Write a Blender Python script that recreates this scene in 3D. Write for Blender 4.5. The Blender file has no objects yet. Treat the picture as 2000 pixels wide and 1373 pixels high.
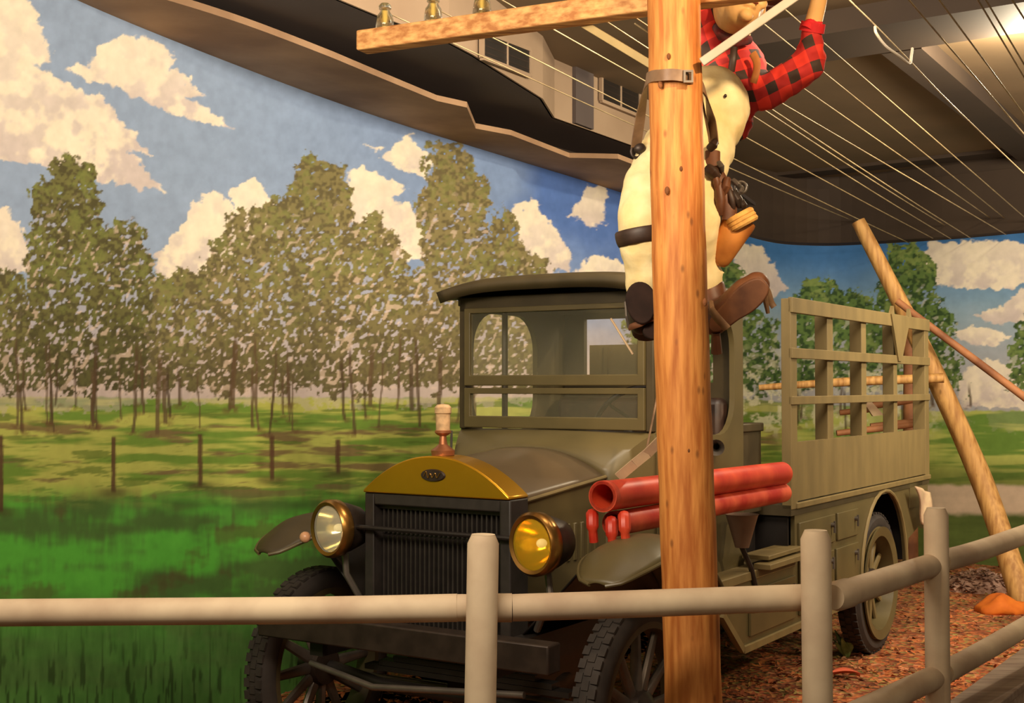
import bpy, bmesh, math, random
import numpy as np
from mathutils import Vector, Matrix, Euler

random.seed(7)
SC = bpy.context.scene
COL = SC.collection
PI = math.pi

# ------------------------------------------------------------------ camera
F, EYE = 2520.0, 1.51                      # focal length in pixels (2000 wide), eye height
PITCH = math.atan(69 / F)
cam_d = bpy.data.cameras.new('camera'); cam_d.sensor_width = 36; cam_d.lens = 36 * F / 2000
cam = bpy.data.objects.new('camera', cam_d); COL.objects.link(cam)
cam.location = (0, 0, EYE); cam.rotation_euler = (PI / 2 + PITCH, 0, 0)
cam_d.clip_end = 100
SC.camera = cam
SC.view_settings.view_transform = 'Standard'; SC.view_settings.look = 'None'
SC.view_settings.gamma = 1; SC.view_settings.use_curve_mapping = False
SC.view_settings.exposure = 0.0

# ------------------------------------------------------------------ world and lights
w = bpy.data.worlds.new('hall'); SC.world = w; w.use_nodes = True
w.node_tree.nodes['Background'].inputs[0].default_value = (1.0, 0.78, 0.55, 1)
w.node_tree.nodes['Background'].inputs[1].default_value = 0.15

def spot(name, loc, aim, watts, col, ang, blend=0.6, size=0.06):
    d = bpy.data.lights.new(name, 'SPOT'); d.energy = watts; d.color = col
    d.spot_size = math.radians(ang); d.spot_blend = blend; d.shadow_soft_size = size
    o = bpy.data.objects.new(name, d); COL.objects.link(o); o.location = loc
    o.rotation_euler = (Vector(aim) - Vector(loc)).to_track_quat('-Z', 'Y').to_euler()
    return o
def area(name, loc, aim, watts, col, sx, sy):
    d = bpy.data.lights.new(name, 'AREA'); d.energy = watts; d.color = col
    d.shape = 'RECTANGLE'; d.size = sx; d.size_y = sy
    o = bpy.data.objects.new(name, d); COL.objects.link(o); o.location = loc
    o.rotation_euler = (Vector(aim) - Vector(loc)).to_track_quat('-Z', 'Y').to_euler()
    return o
WARM = (1.0, 0.72, 0.42); SOFT = (1.0, 0.86, 0.68)
spot('spot_on_climber', (1.5, 1.9, 3.2), (0.74, 4.0, 2.40), 330, WARM, 34, 0.7)
spot('spot_on_pole', (-0.5, 1.5, 3.3), (0.5, 3.75, 1.6), 95, WARM, 30, 0.9)
area('wash_left', (-0.7, 2.3, 2.55), (-1.5, 6.2, 2.0), 78, SOFT, 1.6, 0.5)
area('wash_middle', (0.9, 4.4, 3.0), (0.1, 8.6, 2.1), 86, SOFT, 1.4, 0.4)
area('wash_right', (4.0, 6.0, 2.7), (3.6, 11.5, 1.5), 150, SOFT, 1.6, 0.5)
area('fill_front', (1.9, 0.3, 3.2), (1.0, 4.5, 0.8), 33, (1.0, 0.8, 0.55), 2.2, 0.8)
spot('spot_on_truck_side', (5.4, 4.3, 3.2), (2.0, 6.8, 1.0), 300, (1.0, 0.78, 0.5), 66, 0.8, 0.1)

# ------------------------------------------------------------------ measuring helpers
CP, SP = math.cos(PITCH), math.sin(PITCH)
def at(px, py, Y):
    """point at distance Y from the camera plane whose photo position is (px, py)"""
    a = (px - 1000) / F; b = (686.5 - py) / F
    t = Y / (CP - b * SP)
    return Vector((a * t, Y, EYE + (SP + b * CP) * t))
def px_of(X, Y, Z):
    z = Z - EYE; d = Y * CP + z * SP; u = -Y * SP + z * CP
    return 1000 + F * X / d, 686.5 - F * u / d
def at_height(px, py, z):
    a = (px - 1000) / F; b = (686.5 - py) / F
    t = (z - EYE) / (SP + b * CP)
    return Vector((a * t, (CP - b * SP) * t, z))

# ------------------------------------------------------------------ materials
def lin(c):
    return tuple(((x / 255) / 12.92 if x / 255 <= 0.04045 else ((x / 255 + 0.055) / 1.055) ** 2.4) for x in c) + (1,)
MATS = {}
def mat(name, col, rough=0.6, metal=0.0, var=0.0, scale=8.0, bump=0.0, spec=0.4, col2=None, stretch=None, emit=None, coat=0.0):
    """procedural paint / wood / leather: base colour broken up by noise"""
    if name in MATS: return MATS[name]
    m = bpy.data.materials.new(name); m.use_nodes = True
    nt = m.node_tree; N = nt.nodes; L = nt.links; b = N['Principled BSDF']
    b.inputs['Roughness'].default_value = rough; b.inputs['Metallic'].default_value = metal
    b.inputs['Specular IOR Level'].default_value = spec
    b.inputs['Coat Weight'].default_value = coat
    c1 = lin(col)
    c2 = lin(col2) if col2 else tuple(x * (1 - var) for x in c1[:3]) + (1,)
    tc = N.new('ShaderNodeTexCoord'); mp = N.new('ShaderNodeMapping')
    if stretch: mp.inputs['Scale'].default_value = stretch
    nz = N.new('ShaderNodeTexNoise'); nz.inputs['Scale'].default_value = scale; nz.inputs['Detail'].default_value = 5
    L.new(tc.outputs['Object'], mp.inputs[0]); L.new(mp.outputs[0], nz.inputs['Vector'])
    rp = N.new('ShaderNodeValToRGB'); rp.color_ramp.elements[0].position = 0.35; rp.color_ramp.elements[1].position = 0.65
    rp.color_ramp.elements[0].color = c2; rp.color_ramp.elements[1].color = c1
    L.new(nz.outputs['Fac'], rp.inputs[0]); L.new(rp.outputs[0], b.inputs['Base Color'])
    if bump:
        bp = N.new('ShaderNodeBump'); bp.inputs['Strength'].default_value = bump; bp.inputs['Distance'].default_value = 0.01
        L.new(nz.outputs['Fac'], bp.inputs['Height']); L.new(bp.outputs[0], b.inputs['Normal'])
    if emit:
        b.inputs['Emission Color'].default_value = lin(emit[0]); b.inputs['Emission Strength'].default_value = emit[1]
    MATS[name] = m
    return m

def pole_wood(name, base, dark, knot, sc=1.0):
    """round pole: long vertical grain streaks plus small dark knots"""
    m = mat(name, base, 0.65, var=0.3, scale=6 * sc, stretch=(9, 9, 0.9), bump=0.25, col2=dark)
    nt = m.node_tree; N = nt.nodes; L = nt.links; b = N['Principled BSDF']
    tc = [n for n in N if n.type == 'TEX_COORD'][0]; rp = [n for n in N if n.type == 'VALTORGB'][0]
    mp = N.new('ShaderNodeMapping'); mp.inputs['Scale'].default_value = (21 * sc, 21 * sc, 10 * sc)
    vo = N.new('ShaderNodeTexVoronoi'); vo.inputs['Scale'].default_value = 1.0
    L.new(tc.outputs['Object'], mp.inputs[0]); L.new(mp.outputs[0], vo.inputs['Vector'])
    r2 = N.new('ShaderNodeValToRGB'); r2.color_ramp.elements[0].position = 0.06; r2.color_ramp.elements[1].position = 0.16
    r2.color_ramp.elements[0].color = (1, 1, 1, 1); r2.color_ramp.elements[1].color = (0, 0, 0, 1)
    L.new(vo.outputs['Distance'], r2.inputs[0])
    mx = N.new('ShaderNodeMix'); mx.data_type = 'RGBA'
    mu = N.new('ShaderNodeMath'); mu.operation = 'MULTIPLY'; mu.inputs[1].default_value = 0.6
    L.new(r2.outputs[0], mu.inputs[0]); L.new(mu.outputs[0], mx.inputs[0])
    L.new(rp.outputs[0], mx.inputs[6]); mx.inputs[7].default_value = lin(knot)
    L.new(mx.outputs[2], b.inputs['Base Color'])
    return m

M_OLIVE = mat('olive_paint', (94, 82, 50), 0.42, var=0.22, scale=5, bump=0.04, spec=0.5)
M_OLIVE_D = mat('olive_paint_shaded', (72, 61, 39), 0.5, var=0.3, scale=7, bump=0.05)  # darker copy of the olive; shade of the cab interior is in the colour
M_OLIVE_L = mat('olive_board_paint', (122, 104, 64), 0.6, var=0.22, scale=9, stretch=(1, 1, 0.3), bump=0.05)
M_HOOD = mat('hood_paint', (94, 78, 56), 0.34, var=0.15, scale=3, spec=0.55)
M_BLACK = mat('black_enamel', (38, 33, 30), 0.4, var=0.3, scale=8)
M_RADB = mat('radiator_black', (52, 46, 42), 0.5, var=0.3, scale=20)
M_RUBBER = mat('tyre_rubber', (58, 50, 44), 0.75, var=0.35, scale=14, bump=0.1)
M_BRASS = mat('brass', (205, 150, 34), 0.3, metal=0.75, var=0.15, scale=4)
M_BRASSD = mat('aged_brass', (176, 130, 66), 0.3, metal=0.9, var=0.25, scale=9)
M_CHROME = mat('lamp_reflector', (240, 226, 170), 0.16, metal=1.0, var=0.15, scale=22)
M_STEEL = mat('grey_steel', (120, 110, 100), 0.38, metal=0.6, var=0.3, scale=12)
M_DARKMET = mat('dark_metal', (70, 58, 50), 0.45, metal=0.5, var=0.4, scale=14)
M_FENCE = mat('peeled_grey_wood', (212, 190, 158), 0.7, var=0.2, scale=5, stretch=(1, 1, 1), bump=0.15, col2=(182, 156, 128))
M_POLE = pole_wood('utility_pole_wood', (208, 138, 68), (166, 94, 36), (92, 50, 18))
M_ARM = mat('crossarm_wood', (214, 162, 98), 0.7, scale=4, col2=(160, 102, 52), stretch=(2, 14, 14), bump=0.3)
M_LEAN = pole_wood('leaning_pole_wood', (196, 150, 86), (150, 104, 52), (96, 62, 28), 0.6)
M_THIN = mat('thin_pole_bark', (160, 106, 66), 0.7, scale=6, col2=(112, 68, 40), bump=0.2)
M_RED = mat('red_paint', (214, 78, 44), 0.42, scale=6, col2=(178, 36, 20), spec=0.6, bump=0.04)
M_REDW = mat('red_paint_worn', (214, 92, 60), 0.5, scale=7, col2=(170, 30, 20), bump=0.04)
M_LEATH = mat('brown_leather', (112, 70, 44), 0.5, scale=12, col2=(78, 44, 26), bump=0.15)
M_LEATHD = mat('dark_leather', (64, 44, 32), 0.5, scale=12, col2=(36, 24, 18), bump=0.1)
M_TAN = mat('tan_leather', (206, 134, 62), 0.6, scale=9, col2=(160, 92, 36), bump=0.1)
M_STRAP = mat('strap_leather', (150, 118, 88), 0.5, scale=10, col2=(104, 76, 52))
M_TROUS = mat('cream_trousers', (246, 228, 176), 0.85, scale=9, col2=(226, 200, 138), bump=1.0)
M_SKIN = mat('mannequin_skin', (226, 178, 112), 0.5, scale=6, col2=(214, 160, 96))
M_HAT = mat('brown_felt', (84, 56, 38), 0.9, scale=10, col2=(56, 36, 24))
M_SOLE = mat('dark_boot_sole', (50, 34, 28), 0.8, scale=12, col2=(32, 22, 18), spec=0.15)
M_GREYW = mat('grey_brace', (156, 142, 118), 0.55, scale=8, col2=(170, 156, 138), metal=0.2)
M_WIRE = mat('line_wire', (184, 162, 120), 0.5, scale=8, col2=(150, 128, 92), metal=0.3)
M_CLOTH = mat('pale_canvas', (186, 162, 126), 0.9, scale=12, col2=(170, 140, 112), bump=0.2)
M_CEIL = mat('ceiling_paint', (126, 104, 76), 0.8, scale=1.4, col2=(114, 94, 68))
M_BEAM = mat('beam_paint', (68, 54, 41), 0.8, scale=2, col2=(61, 48, 37))
M_SOFFIT = mat('soffit_paint', (88, 77, 72), 0.8, scale=1.5, col2=(80, 69, 64))
M_TANTRIM = mat('tan_plaster', (172, 138, 104), 0.85, scale=2, col2=(134, 103, 75))
M_FACE = mat('beige_panel', (158, 134, 108), 0.8, scale=2, col2=(146, 122, 97))
M_PLANT = mat('plant_leaf', (132, 150, 90), 0.5, scale=20, col2=(92, 116, 58))
M_ORANGE = mat('orange_fabric', (206, 110, 24), 0.8, scale=8, col2=(180, 84, 14), bump=0.2)
M_STONE = mat('pale_debris', (190, 154, 132), 0.8, scale=14, col2=(120, 84, 64), bump=0.3)
M_CARPET = mat('walkway_carpet', (92, 70, 56), 0.95, scale=60, col2=(74, 54, 42))
M_KERB = mat('grey_board', (152, 134, 116), 0.75, scale=6, col2=(124, 104, 88), stretch=(1, 6, 6), bump=0.1)
M_VENTD = mat('vent_dark', (34, 28, 22), 0.5, scale=5, col2=(28, 22, 18))

def glass(name, tint, rough=0.02, alpha=None):
    m = bpy.data.materials.new(name); m.use_nodes = True; nt = m.node_tree; N = nt.nodes; L = nt.links
    b = N['Principled BSDF']; b.inputs['Base Color'].default_value = lin(tint); b.inputs['Roughness'].default_value = rough
    b.inputs['IOR'].default_value = 1.45
    if alpha is None: b.inputs['Transmission Weight'].default_value = 1.0
    else: b.inputs['Alpha'].default_value = alpha
    return m
M_PANE = glass('window_glass', (210, 205, 170), 0.05, alpha=0.05)
M_INSUL = glass('insulator_glass', (250, 238, 190), 0.12); M_INSUL.node_tree.nodes['Principled BSDF'].inputs['Alpha'].default_value = 0.8
M_LENS = glass('clear_lens', (250, 244, 220), 0.05, alpha=0.22)
M_LENSY = glass('amber_lens', (250, 206, 50), 0.06, alpha=0.22)

# plaid shirt
def plaid():
    m = bpy.data.materials.new('red_plaid'); m.use_nodes = True; nt = m.node_tree; N = nt.nodes; L = nt.links
    b = N['Principled BSDF']; b.inputs['Roughness'].default_value = 0.85
    tc = N.new('ShaderNodeTexCoord'); mp = N.new('ShaderNodeMapping'); mp.inputs['Rotation'].default_value = (0.15, 0.33, 0.2)
    sx = N.new('ShaderNodeSeparateXYZ'); L.new(tc.outputs['Object'], mp.inputs[0]); L.new(mp.outputs[0], sx.inputs[0])
    ms = []
    for ax in ('X', 'Z'):
        a = N.new('ShaderNodeMath'); a.operation = 'MULTIPLY'; a.inputs[1].default_value = 13.0
        f = N.new('ShaderNodeMath'); f.operation = 'FRACT'; g = N.new('ShaderNodeMath'); g.operation = 'GREATER_THAN'; g.inputs[1].default_value = 0.55
        L.new(sx.outputs[ax], a.inputs[0]); L.new(a.outputs[0], f.inputs[0]); L.new(f.outputs[0], g.inputs[0]); ms.append(g)
    s = N.new('ShaderNodeMath'); s.operation = 'ADD'; L.new(ms[0].outputs[0], s.inputs[0]); L.new(ms[1].outputs[0], s.inputs[1])
    h = N.new('ShaderNodeMath'); h.operation = 'MULTIPLY'; h.inputs[1].default_value = 0.5; L.new(s.outputs[0], h.inputs[0])
    r = N.new('ShaderNodeValToRGB'); r.color_ramp.interpolation = 'CONSTANT'
    r.color_ramp.elements[0].color = lin((222, 52, 32)); r.color_ramp.elements[0].position = 0
    e = r.color_ramp.elements[1]; e.position = 0.3; e.color = lin((176, 34, 26))
    e = r.color_ramp.elements.new(0.8); e.color = lin((58, 40, 28))
    L.new(h.outputs[0], r.inputs[0]); L.new(r.outputs[0], b.inputs['Base Color'])
    return m
M_PLAID = plaid()

# ------------------------------------------------------------------ mesh helpers
class MB:
    def __init__(s): s.v = []; s.f = []
    def add(s, vs, fs, M=None):
        o = len(s.v)
        s.v += [tuple(M @ Vector(v)) if M else tuple(v) for v in vs]
        s.f += [tuple(i + o for i in f) for f in fs]
        return s
    def box(s, a, b, M=None):
        x0, y0, z0 = a; x1, y1, z1 = b
        vs = [(x0, y0, z0), (x1, y0, z0), (x1, y1, z0), (x0, y1, z0), (x0, y0, z1), (x1, y0, z1), (x1, y1, z1), (x0, y1, z1)]
        return s.add(vs, [(0, 3, 2, 1), (4, 5, 6, 7), (0, 1, 5, 4), (1, 2, 6, 5), (2, 3, 7, 6), (3, 0, 4, 7)], M)
    def beam(s, p, q, wd, ht, up=(0, 0, 1)):
        """rectangular bar from p to q"""
        p = Vector(p); q = Vector(q); d = (q - p).normalized(); r = d.cross(Vector(up)).normalized(); u = r.cross(d)
        vs = []
        for c in (p, q):
            for a, b in ((-1, -1), (1, -1), (1, 1), (-1, 1)): vs.append(c + r * a * wd / 2 + u * b * ht / 2)
        return s.add(vs, [(0, 1, 2, 3), (7, 6, 5, 4), (0, 4, 5, 1), (1, 5, 6, 2), (2, 6, 7, 3), (3, 7, 4, 0)])
    def tube(s, pts, rs, seg=12, caps=True, sq=(1, 1), up=None, closed=False):
        """swept circle (or ellipse) along points"""
        pts = [Vector(p) for p in pts]; n = len(pts)
        if not hasattr(rs, '__len__'): rs = [rs] * n
        o = len(s.v); prev = None
        for i, p in enumerate(pts):
            if closed: d = pts[(i + 1) % n] - pts[i - 1]
            else: d = (pts[min(i + 1, n - 1)] - pts[max(i - 1, 0)])
            d.normalize()
            if prev is None:
                a = Vector(up) if up else (Vector((0, 0, 1)) if abs(d.z) < 0.9 else Vector((1, 0, 0)))
            else: a = prev
            a = (a - d * a.dot(d)).normalized(); prev = a; b = d.cross(a)
            for k in range(seg):
                t = 2 * PI * k / seg
                s.v.append(tuple(p + a * math.cos(t) * rs[i] * sq[0] + b * math.sin(t) * rs[i] * sq[1]))
        m = n if closed else n - 1
        for i in range(m):
            for k in range(seg):
                j = (k + 1) % seg; i2 = (i + 1) % n
                s.f.append((o + i * seg + k, o + i * seg + j, o + i2 * seg + j, o + i2 * seg + k))
        if caps and not closed:
            s.f.append(tuple(o + k for k in reversed(range(seg)))); s.f.append(tuple(o + (n - 1) * seg + k for k in range(seg)))
        return s
    def lathe(s, prof, c, axis='x', seg=32, M=None, closed=False):
        """profile of (r, h) turned about an axis through c"""
        o = len(s.v); n = len(prof)
        for r, h in prof:
            for k in range(seg):
                t = 2 * PI * k / seg; a, b = r * math.cos(t), r * math.sin(t)
                v = {'x': (h, a, b), 'y': (a, h, b), 'z': (a, b, h)}[axis]
                v = Vector(v) + (Vector(c) if M is None else Vector((0, 0, 0)))
                s.v.append(tuple(M @ v) if M else tuple(v))
        for i in range(n if closed else n - 1):
            i2 = (i + 1) % n
            for k in range(seg):
                j = (k + 1) % seg
                s.f.append((o + i * seg + k, o + i * seg + j, o + i2 * seg + j, o + i2 * seg + k))
        return s
    def prism(s, poly, axis, h0, h1):
        """2-D polygon pushed along an axis ('x': poly is (y, z); 'y': (x, z); 'z': (x, y))"""
        def mk(p, h): return {'x': (h, p[0], p[1]), 'y': (p[0], h, p[1]), 'z': (p[0], p[1], h)}[axis]
        n = len(poly); o = len(s.v)
        s.v += [mk(p, h0) for p in poly] + [mk(p, h1) for p in poly]
        s.f.append(tuple(o + i for i in range(n))); s.f.append(tuple(o + n + i for i in reversed(range(n))))
        for i in range(n): j = (i + 1) % n; s.f.append((o + i, o + n + i, o + n + j, o + j))
        return s
    def ring_prism(s, outer, inner, axis, h0, h1):
        """two loops with equal counts: a plate with a hole"""
        def mk(p, h): return {'x': (h, p[0], p[1]), 'y': (p[0], h, p[1]), 'z': (p[0], p[1], h)}[axis]
        n = len(outer); o = len(s.v)
        for h in (h0, h1): s.v += [mk(p, h) for p in outer] + [mk(p, h) for p in inner]
        for i in range(n):
            j = (i + 1) % n
            s.f += [(o + i, o + j, o + n + j, o + n + i), (o + 2 * n + i, o + 3 * n + i, o + 3 * n + j, o + 2 * n + j),
                    (o + i, o + 2 * n + i, o + 2 * n + j, o + j), (o + n + i, o + n + j, o + 3 * n + j, o + 3 * n + i)]
        return s
    def grid(s, fn, nu, nv):
        o = len(s.v)
        for i in range(nu + 1):
            for j in range(nv + 1): s.v.append(tuple(fn(i / nu, j / nv)))
        for i in range(nu):
            for j in range(nv):
                a = o + i * (nv + 1) + j; s.f.append((a, a + nv + 1, a + nv + 2, a + 1))
        return s
    def ell(s, c, r, M=None, seg=20, rings=12):
        o = len(s.v); c = Vector(c)
        for i in range(rings + 1):
            ph = PI * i / rings
            for k in range(seg):
                t = 2 * PI * k / seg
                v = Vector((r[0] * math.sin(ph) * math.cos(t), r[1] * math.sin(ph) * math.sin(t), r[2] * math.cos(ph)))
                if M: v = M @ v
                s.v.append(tuple(c + v))
        for i in range(rings):
            for k in range(seg):
                j = (k + 1) % seg; s.f.append((o + i * seg + k, o + (i + 1) * seg + k, o + (i + 1) * seg + j, o + i * seg + j))
        return s
    def build(s, name, m, parent=None, smooth=35, bevel=0, solid=0, sub=0, remesh=0, disp=None, fix=True):
        me = bpy.data.meshes.new(name); me.from_pydata(s.v, [], s.f); me.validate()
        if fix:
            bm = bmesh.new(); bm.from_mesh(me); bmesh.ops.remove_doubles(bm, verts=bm.verts, dist=1e-6)
            bmesh.ops.recalc_face_normals(bm, faces=bm.faces); bm.to_mesh(me); bm.free()
        if smooth:
            me.polygons.foreach_set('use_smooth', [True] * len(me.polygons))
            if smooth < 180: me.set_sharp_from_angle(angle=math.radians(smooth))
        me.materials.append(m)
        o = bpy.data.objects.new(name, me); COL.objects.link(o)
        if parent: o.parent = parent
        if solid:
            md = o.modifiers.new('solid', 'SOLIDIFY'); md.thickness = solid; md.offset = 0
        if bevel:
            md = o.modifiers.new('bevel', 'BEVEL'); md.width = bevel; md.segments = 2; md.limit_method = 'ANGLE'; md.angle_limit = math.radians(40)
        if remesh:
            md = o.modifiers.new('remesh', 'REMESH'); md.mode = 'VOXEL'; md.voxel_size = remesh; md.use_smooth_shade = True
            md = o.modifiers.new('smooth', 'SMOOTH'); md.iterations = 4; md.factor = 0.6
        if disp:
            tx_ = bpy.data.textures.new(name + '_folds', 'CLOUDS'); tx_.noise_scale = disp[1]; tx_.noise_depth = 1
            md = o.modifiers.new('folds', 'DISPLACE'); md.texture = tx_; md.strength = disp[0]; md.mid_level = 0.5
        if sub:
            md = o.modifiers.new('sub', 'SUBSURF'); md.levels = sub; md.render_levels = sub
        return o

def tag(o, label=None, cat=None, group=None, kind=None):
    for k, v in (('label', label), ('category', cat), ('group', group), ('kind', kind)):
        if v: o[k] = v
    return o
def thing(name, label, cat, loc=(0, 0, 0), rz=0, group=None):
    o = bpy.data.objects.new(name, None); COL.objects.link(o); o.location = loc; o.rotation_euler = (0, 0, rz)
    o.empty_display_size = 0.1
    return tag(o, label, cat, group)
def to_local(o):
    """world -> local matrix of an unparented Empty"""
    return (Matrix.Translation(o.location) @ o.rotation_euler.to_matrix().to_4x4()).inverted()
def smooth_path(pts, n=8):
    """Catmull-Rom through points"""
    P = [Vector(p) for p in pts]; out = []
    for i in range(len(P) - 1):
        a = P[max(i - 1, 0)]; b = P[i]; c = P[i + 1]; d = P[min(i + 2, len(P) - 1)]
        for k in range(n):
            t = k / n
            out.append(0.5 * ((2 * b) + (c - a) * t + (2 * a - 5 * b + 4 * c - d) * t * t + (3 * b - a - 3 * c + d) * t ** 3))
    out.append(P[-1]); return out

# ================================================================== THE PAINTED WALL
# plan of the curved wall: photo column, distance, photo row of its top edge
WALL = [(-700, 3.05, -420), (-400, 3.6, -300), (-150, 4.2, -150), (150, 5.0, 0), (500, 6.2, 142), (750, 7.1, 232), (1000, 8.15, 310),
        (1210, 9.28, 375), (1360, 10.5, 428), (1500, 11.6, 472), (1600, 11.95, 480), (1700, 11.75, 477), (1850, 11.2, 468), (2000, 10.75, 455), (2300, 9.9, 430), (2700, 9.0, 395)]
_xs = np.array([p[0] for p in WALL], float)
# smooth the distance table with Catmull-Rom so that the wall bends softly
def _cr(x, ys):
    i = int(np.clip(np.searchsorted(_xs, x) - 1, 0, len(_xs) - 2)); x0, x1 = _xs[i], _xs[i + 1]; t = (x - x0) / (x1 - x0)
    def m(k):
        a = max(k - 1, 0); b = min(k + 1, len(_xs) - 1); return (ys[b] - ys[a]) / (_xs[b] - _xs[a])
    h = x1 - x0
    return (2 * t**3 - 3 * t**2 + 1) * ys[i] + (t**3 - 2 * t**2 + t) * h * m(i) + (-2 * t**3 + 3 * t**2) * ys[i + 1] + (t**3 - t**2) * h * m(i + 1)
_Y = [p[1] for p in WALL]; _T = [p[2] for p in WALL]
def wall_Y(px): return _cr(px, _Y)
def wall_top(px): return at(px, _cr(px, _T), wall_Y(px))

NC, NR = 1330, 560
cols = np.linspace(-700, 2700, NC)
top = np.array([wall_top(c) for c in cols])            # X, Y, Ztop
arc = np.concatenate([[0], np.cumsum(np.hypot(np.diff(top[:, 0]), np.diff(top[:, 1])))])
tt = np.linspace(0, 1, NR)
GX = np.repeat(top[:, 0][:, None], NR, 1); GY = np.repeat(top[:, 1][:, None], NR, 1); GZ = top[:, 2][:, None] * tt[None, :]
S = np.repeat(arc[:, None], NR, 1)
d_ = GY * CP + (GZ - EYE) * SP
PX = 1000 + F * GX / d_; PY = 686.5 - F * (-GY * SP + (GZ - EYE) * CP) / d_

_rng = np.random.RandomState(3)
_LAT = _rng.rand(256, 256).astype(np.float32)
def vnoise(x, y):
    xi = np.floor(x).astype(int); yi = np.floor(y).astype(int); fx = x - xi; fy = y - yi
    fx = fx * fx * (3 - 2 * fx); fy = fy * fy * (3 - 2 * fy)
    a = _LAT[xi & 255, yi & 255]; b = _LAT[(xi + 1) & 255, yi & 255]; c = _LAT[xi & 255, (yi + 1) & 255]; d = _LAT[(xi + 1) & 255, (yi + 1) & 255]
    return (a * (1 - fx) + b * fx) * (1 - fy) + (c * (1 - fx) + d * fx) * fy
def fbm(x, y, o=4):
    r = 0; a = 0.5; n = 0
    for k in range(o): r = r + a * vnoise(x * 2**k + 17.3 * k, y * 2**k + 5.1 * k); n += a; a *= 0.5
    return r / n
# noise is laid out in metres of wall, stretched with distance like a painter would
Q = PX / 20.0; R_ = PY / 20.0       # one unit = roughly a brush dab
n_big = fbm(Q * 0.22, R_ * 0.22); n_mid = fbm(Q * 0.8 + 40, R_ * 0.8); n_fin = fbm(Q * 2.6 + 9, R_ * 2.6 + 3, 3)
n_b2 = fbm(Q * 0.22 + 91, R_ * 0.22 + 37); n_m2 = fbm(Q * 0.8 + 13, R_ * 0.8 + 77); n_f2 = fbm(Q * 2.4 + 55, R_ * 2.4 + 81, 3)
n_f3 = fbm(Q * 1.7 + 5, R_ * 1.7 + 181, 3)
def C3(c): return np.array(lin(c)[:3])
def mixc(a, b, t): return a * (1 - t[..., None]) + b * t[..., None]
def sst(a, b, x):
    t = np.clip((x - a) / (b - a), 0, 1); return t * t * (3 - 2 * t)
def poly_in(poly, X, Y, jag):
    """soft inside mask (0..1) of a polygon, edge shaken by jag (pixels)"""
    poly = np.array(poly, float); x0, y0 = poly.min(0) - 40; x1, y1 = poly.max(0) + 40
    sel = (PX > x0) & (PX < x1) & (PY > y0) & (PY < y1)
    out = np.full(PX.shape, 99.0); 
    if not sel.any(): return out
    x = X[sel]; y = Y[sel]; ins = np.zeros(x.shape, bool); dist = np.full(x.shape, 1e9)
    n = len(poly)
    for i in range(n):
        ax, ay = poly[i]; bx, by = poly[(i + 1) % n]
        ex, ey = bx - ax, by - ay; t = np.clip(((x - ax) * ex + (y - ay) * ey) / (ex * ex + ey * ey + 1e-9), 0, 1)
        dist = np.minimum(dist, np.hypot(x - ax - t * ex, y - ay - t * ey))
        c = ((ay > y) != (by > y)); xx = (bx - ax) * (y - ay) / ((by - ay) if by != ay else 1e-9) + ax
        ins ^= c & (x < xx)
    out[sel] = np.where(ins, -dist, dist)
    return out
# sky
left = C3((146, 164, 190)); mid = C3((124, 148, 190)); deep = C3((78, 110, 176)); rt = C3((66, 116, 172)); rtl = C3((140, 170, 188)); haze = C3((184, 168, 160))
u = sst(300, 1150, PX + 60 * (n_b2 - 0.5))
base = mixc(np.broadcast_to(left, PX.shape + (3,)), mid, u)
base = mixc(base, deep, sst(960, 1080, PX + (n_big - 0.5) * 120) * (1 - sst(0, 150, PY - (_T[6] + (PX - 1000) * 0.33) - 70 + 60 * (n_mid - 0.5))) * 0.9)
rs_ = sst(1380, 1460, PX)
base = mixc(base, mixc(np.broadcast_to(rt, PX.shape + (3,)), rtl, sst(480, 640, PY + 40 * (n_big - 0.5))), rs_)
base = base * (0.92 + 0.16 * n_mid[..., None])
base = mixc(base, haze, sst(560, 740, PY + 30 * (n_mid - .5)) * (1 - 0.4 * rs_))
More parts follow.
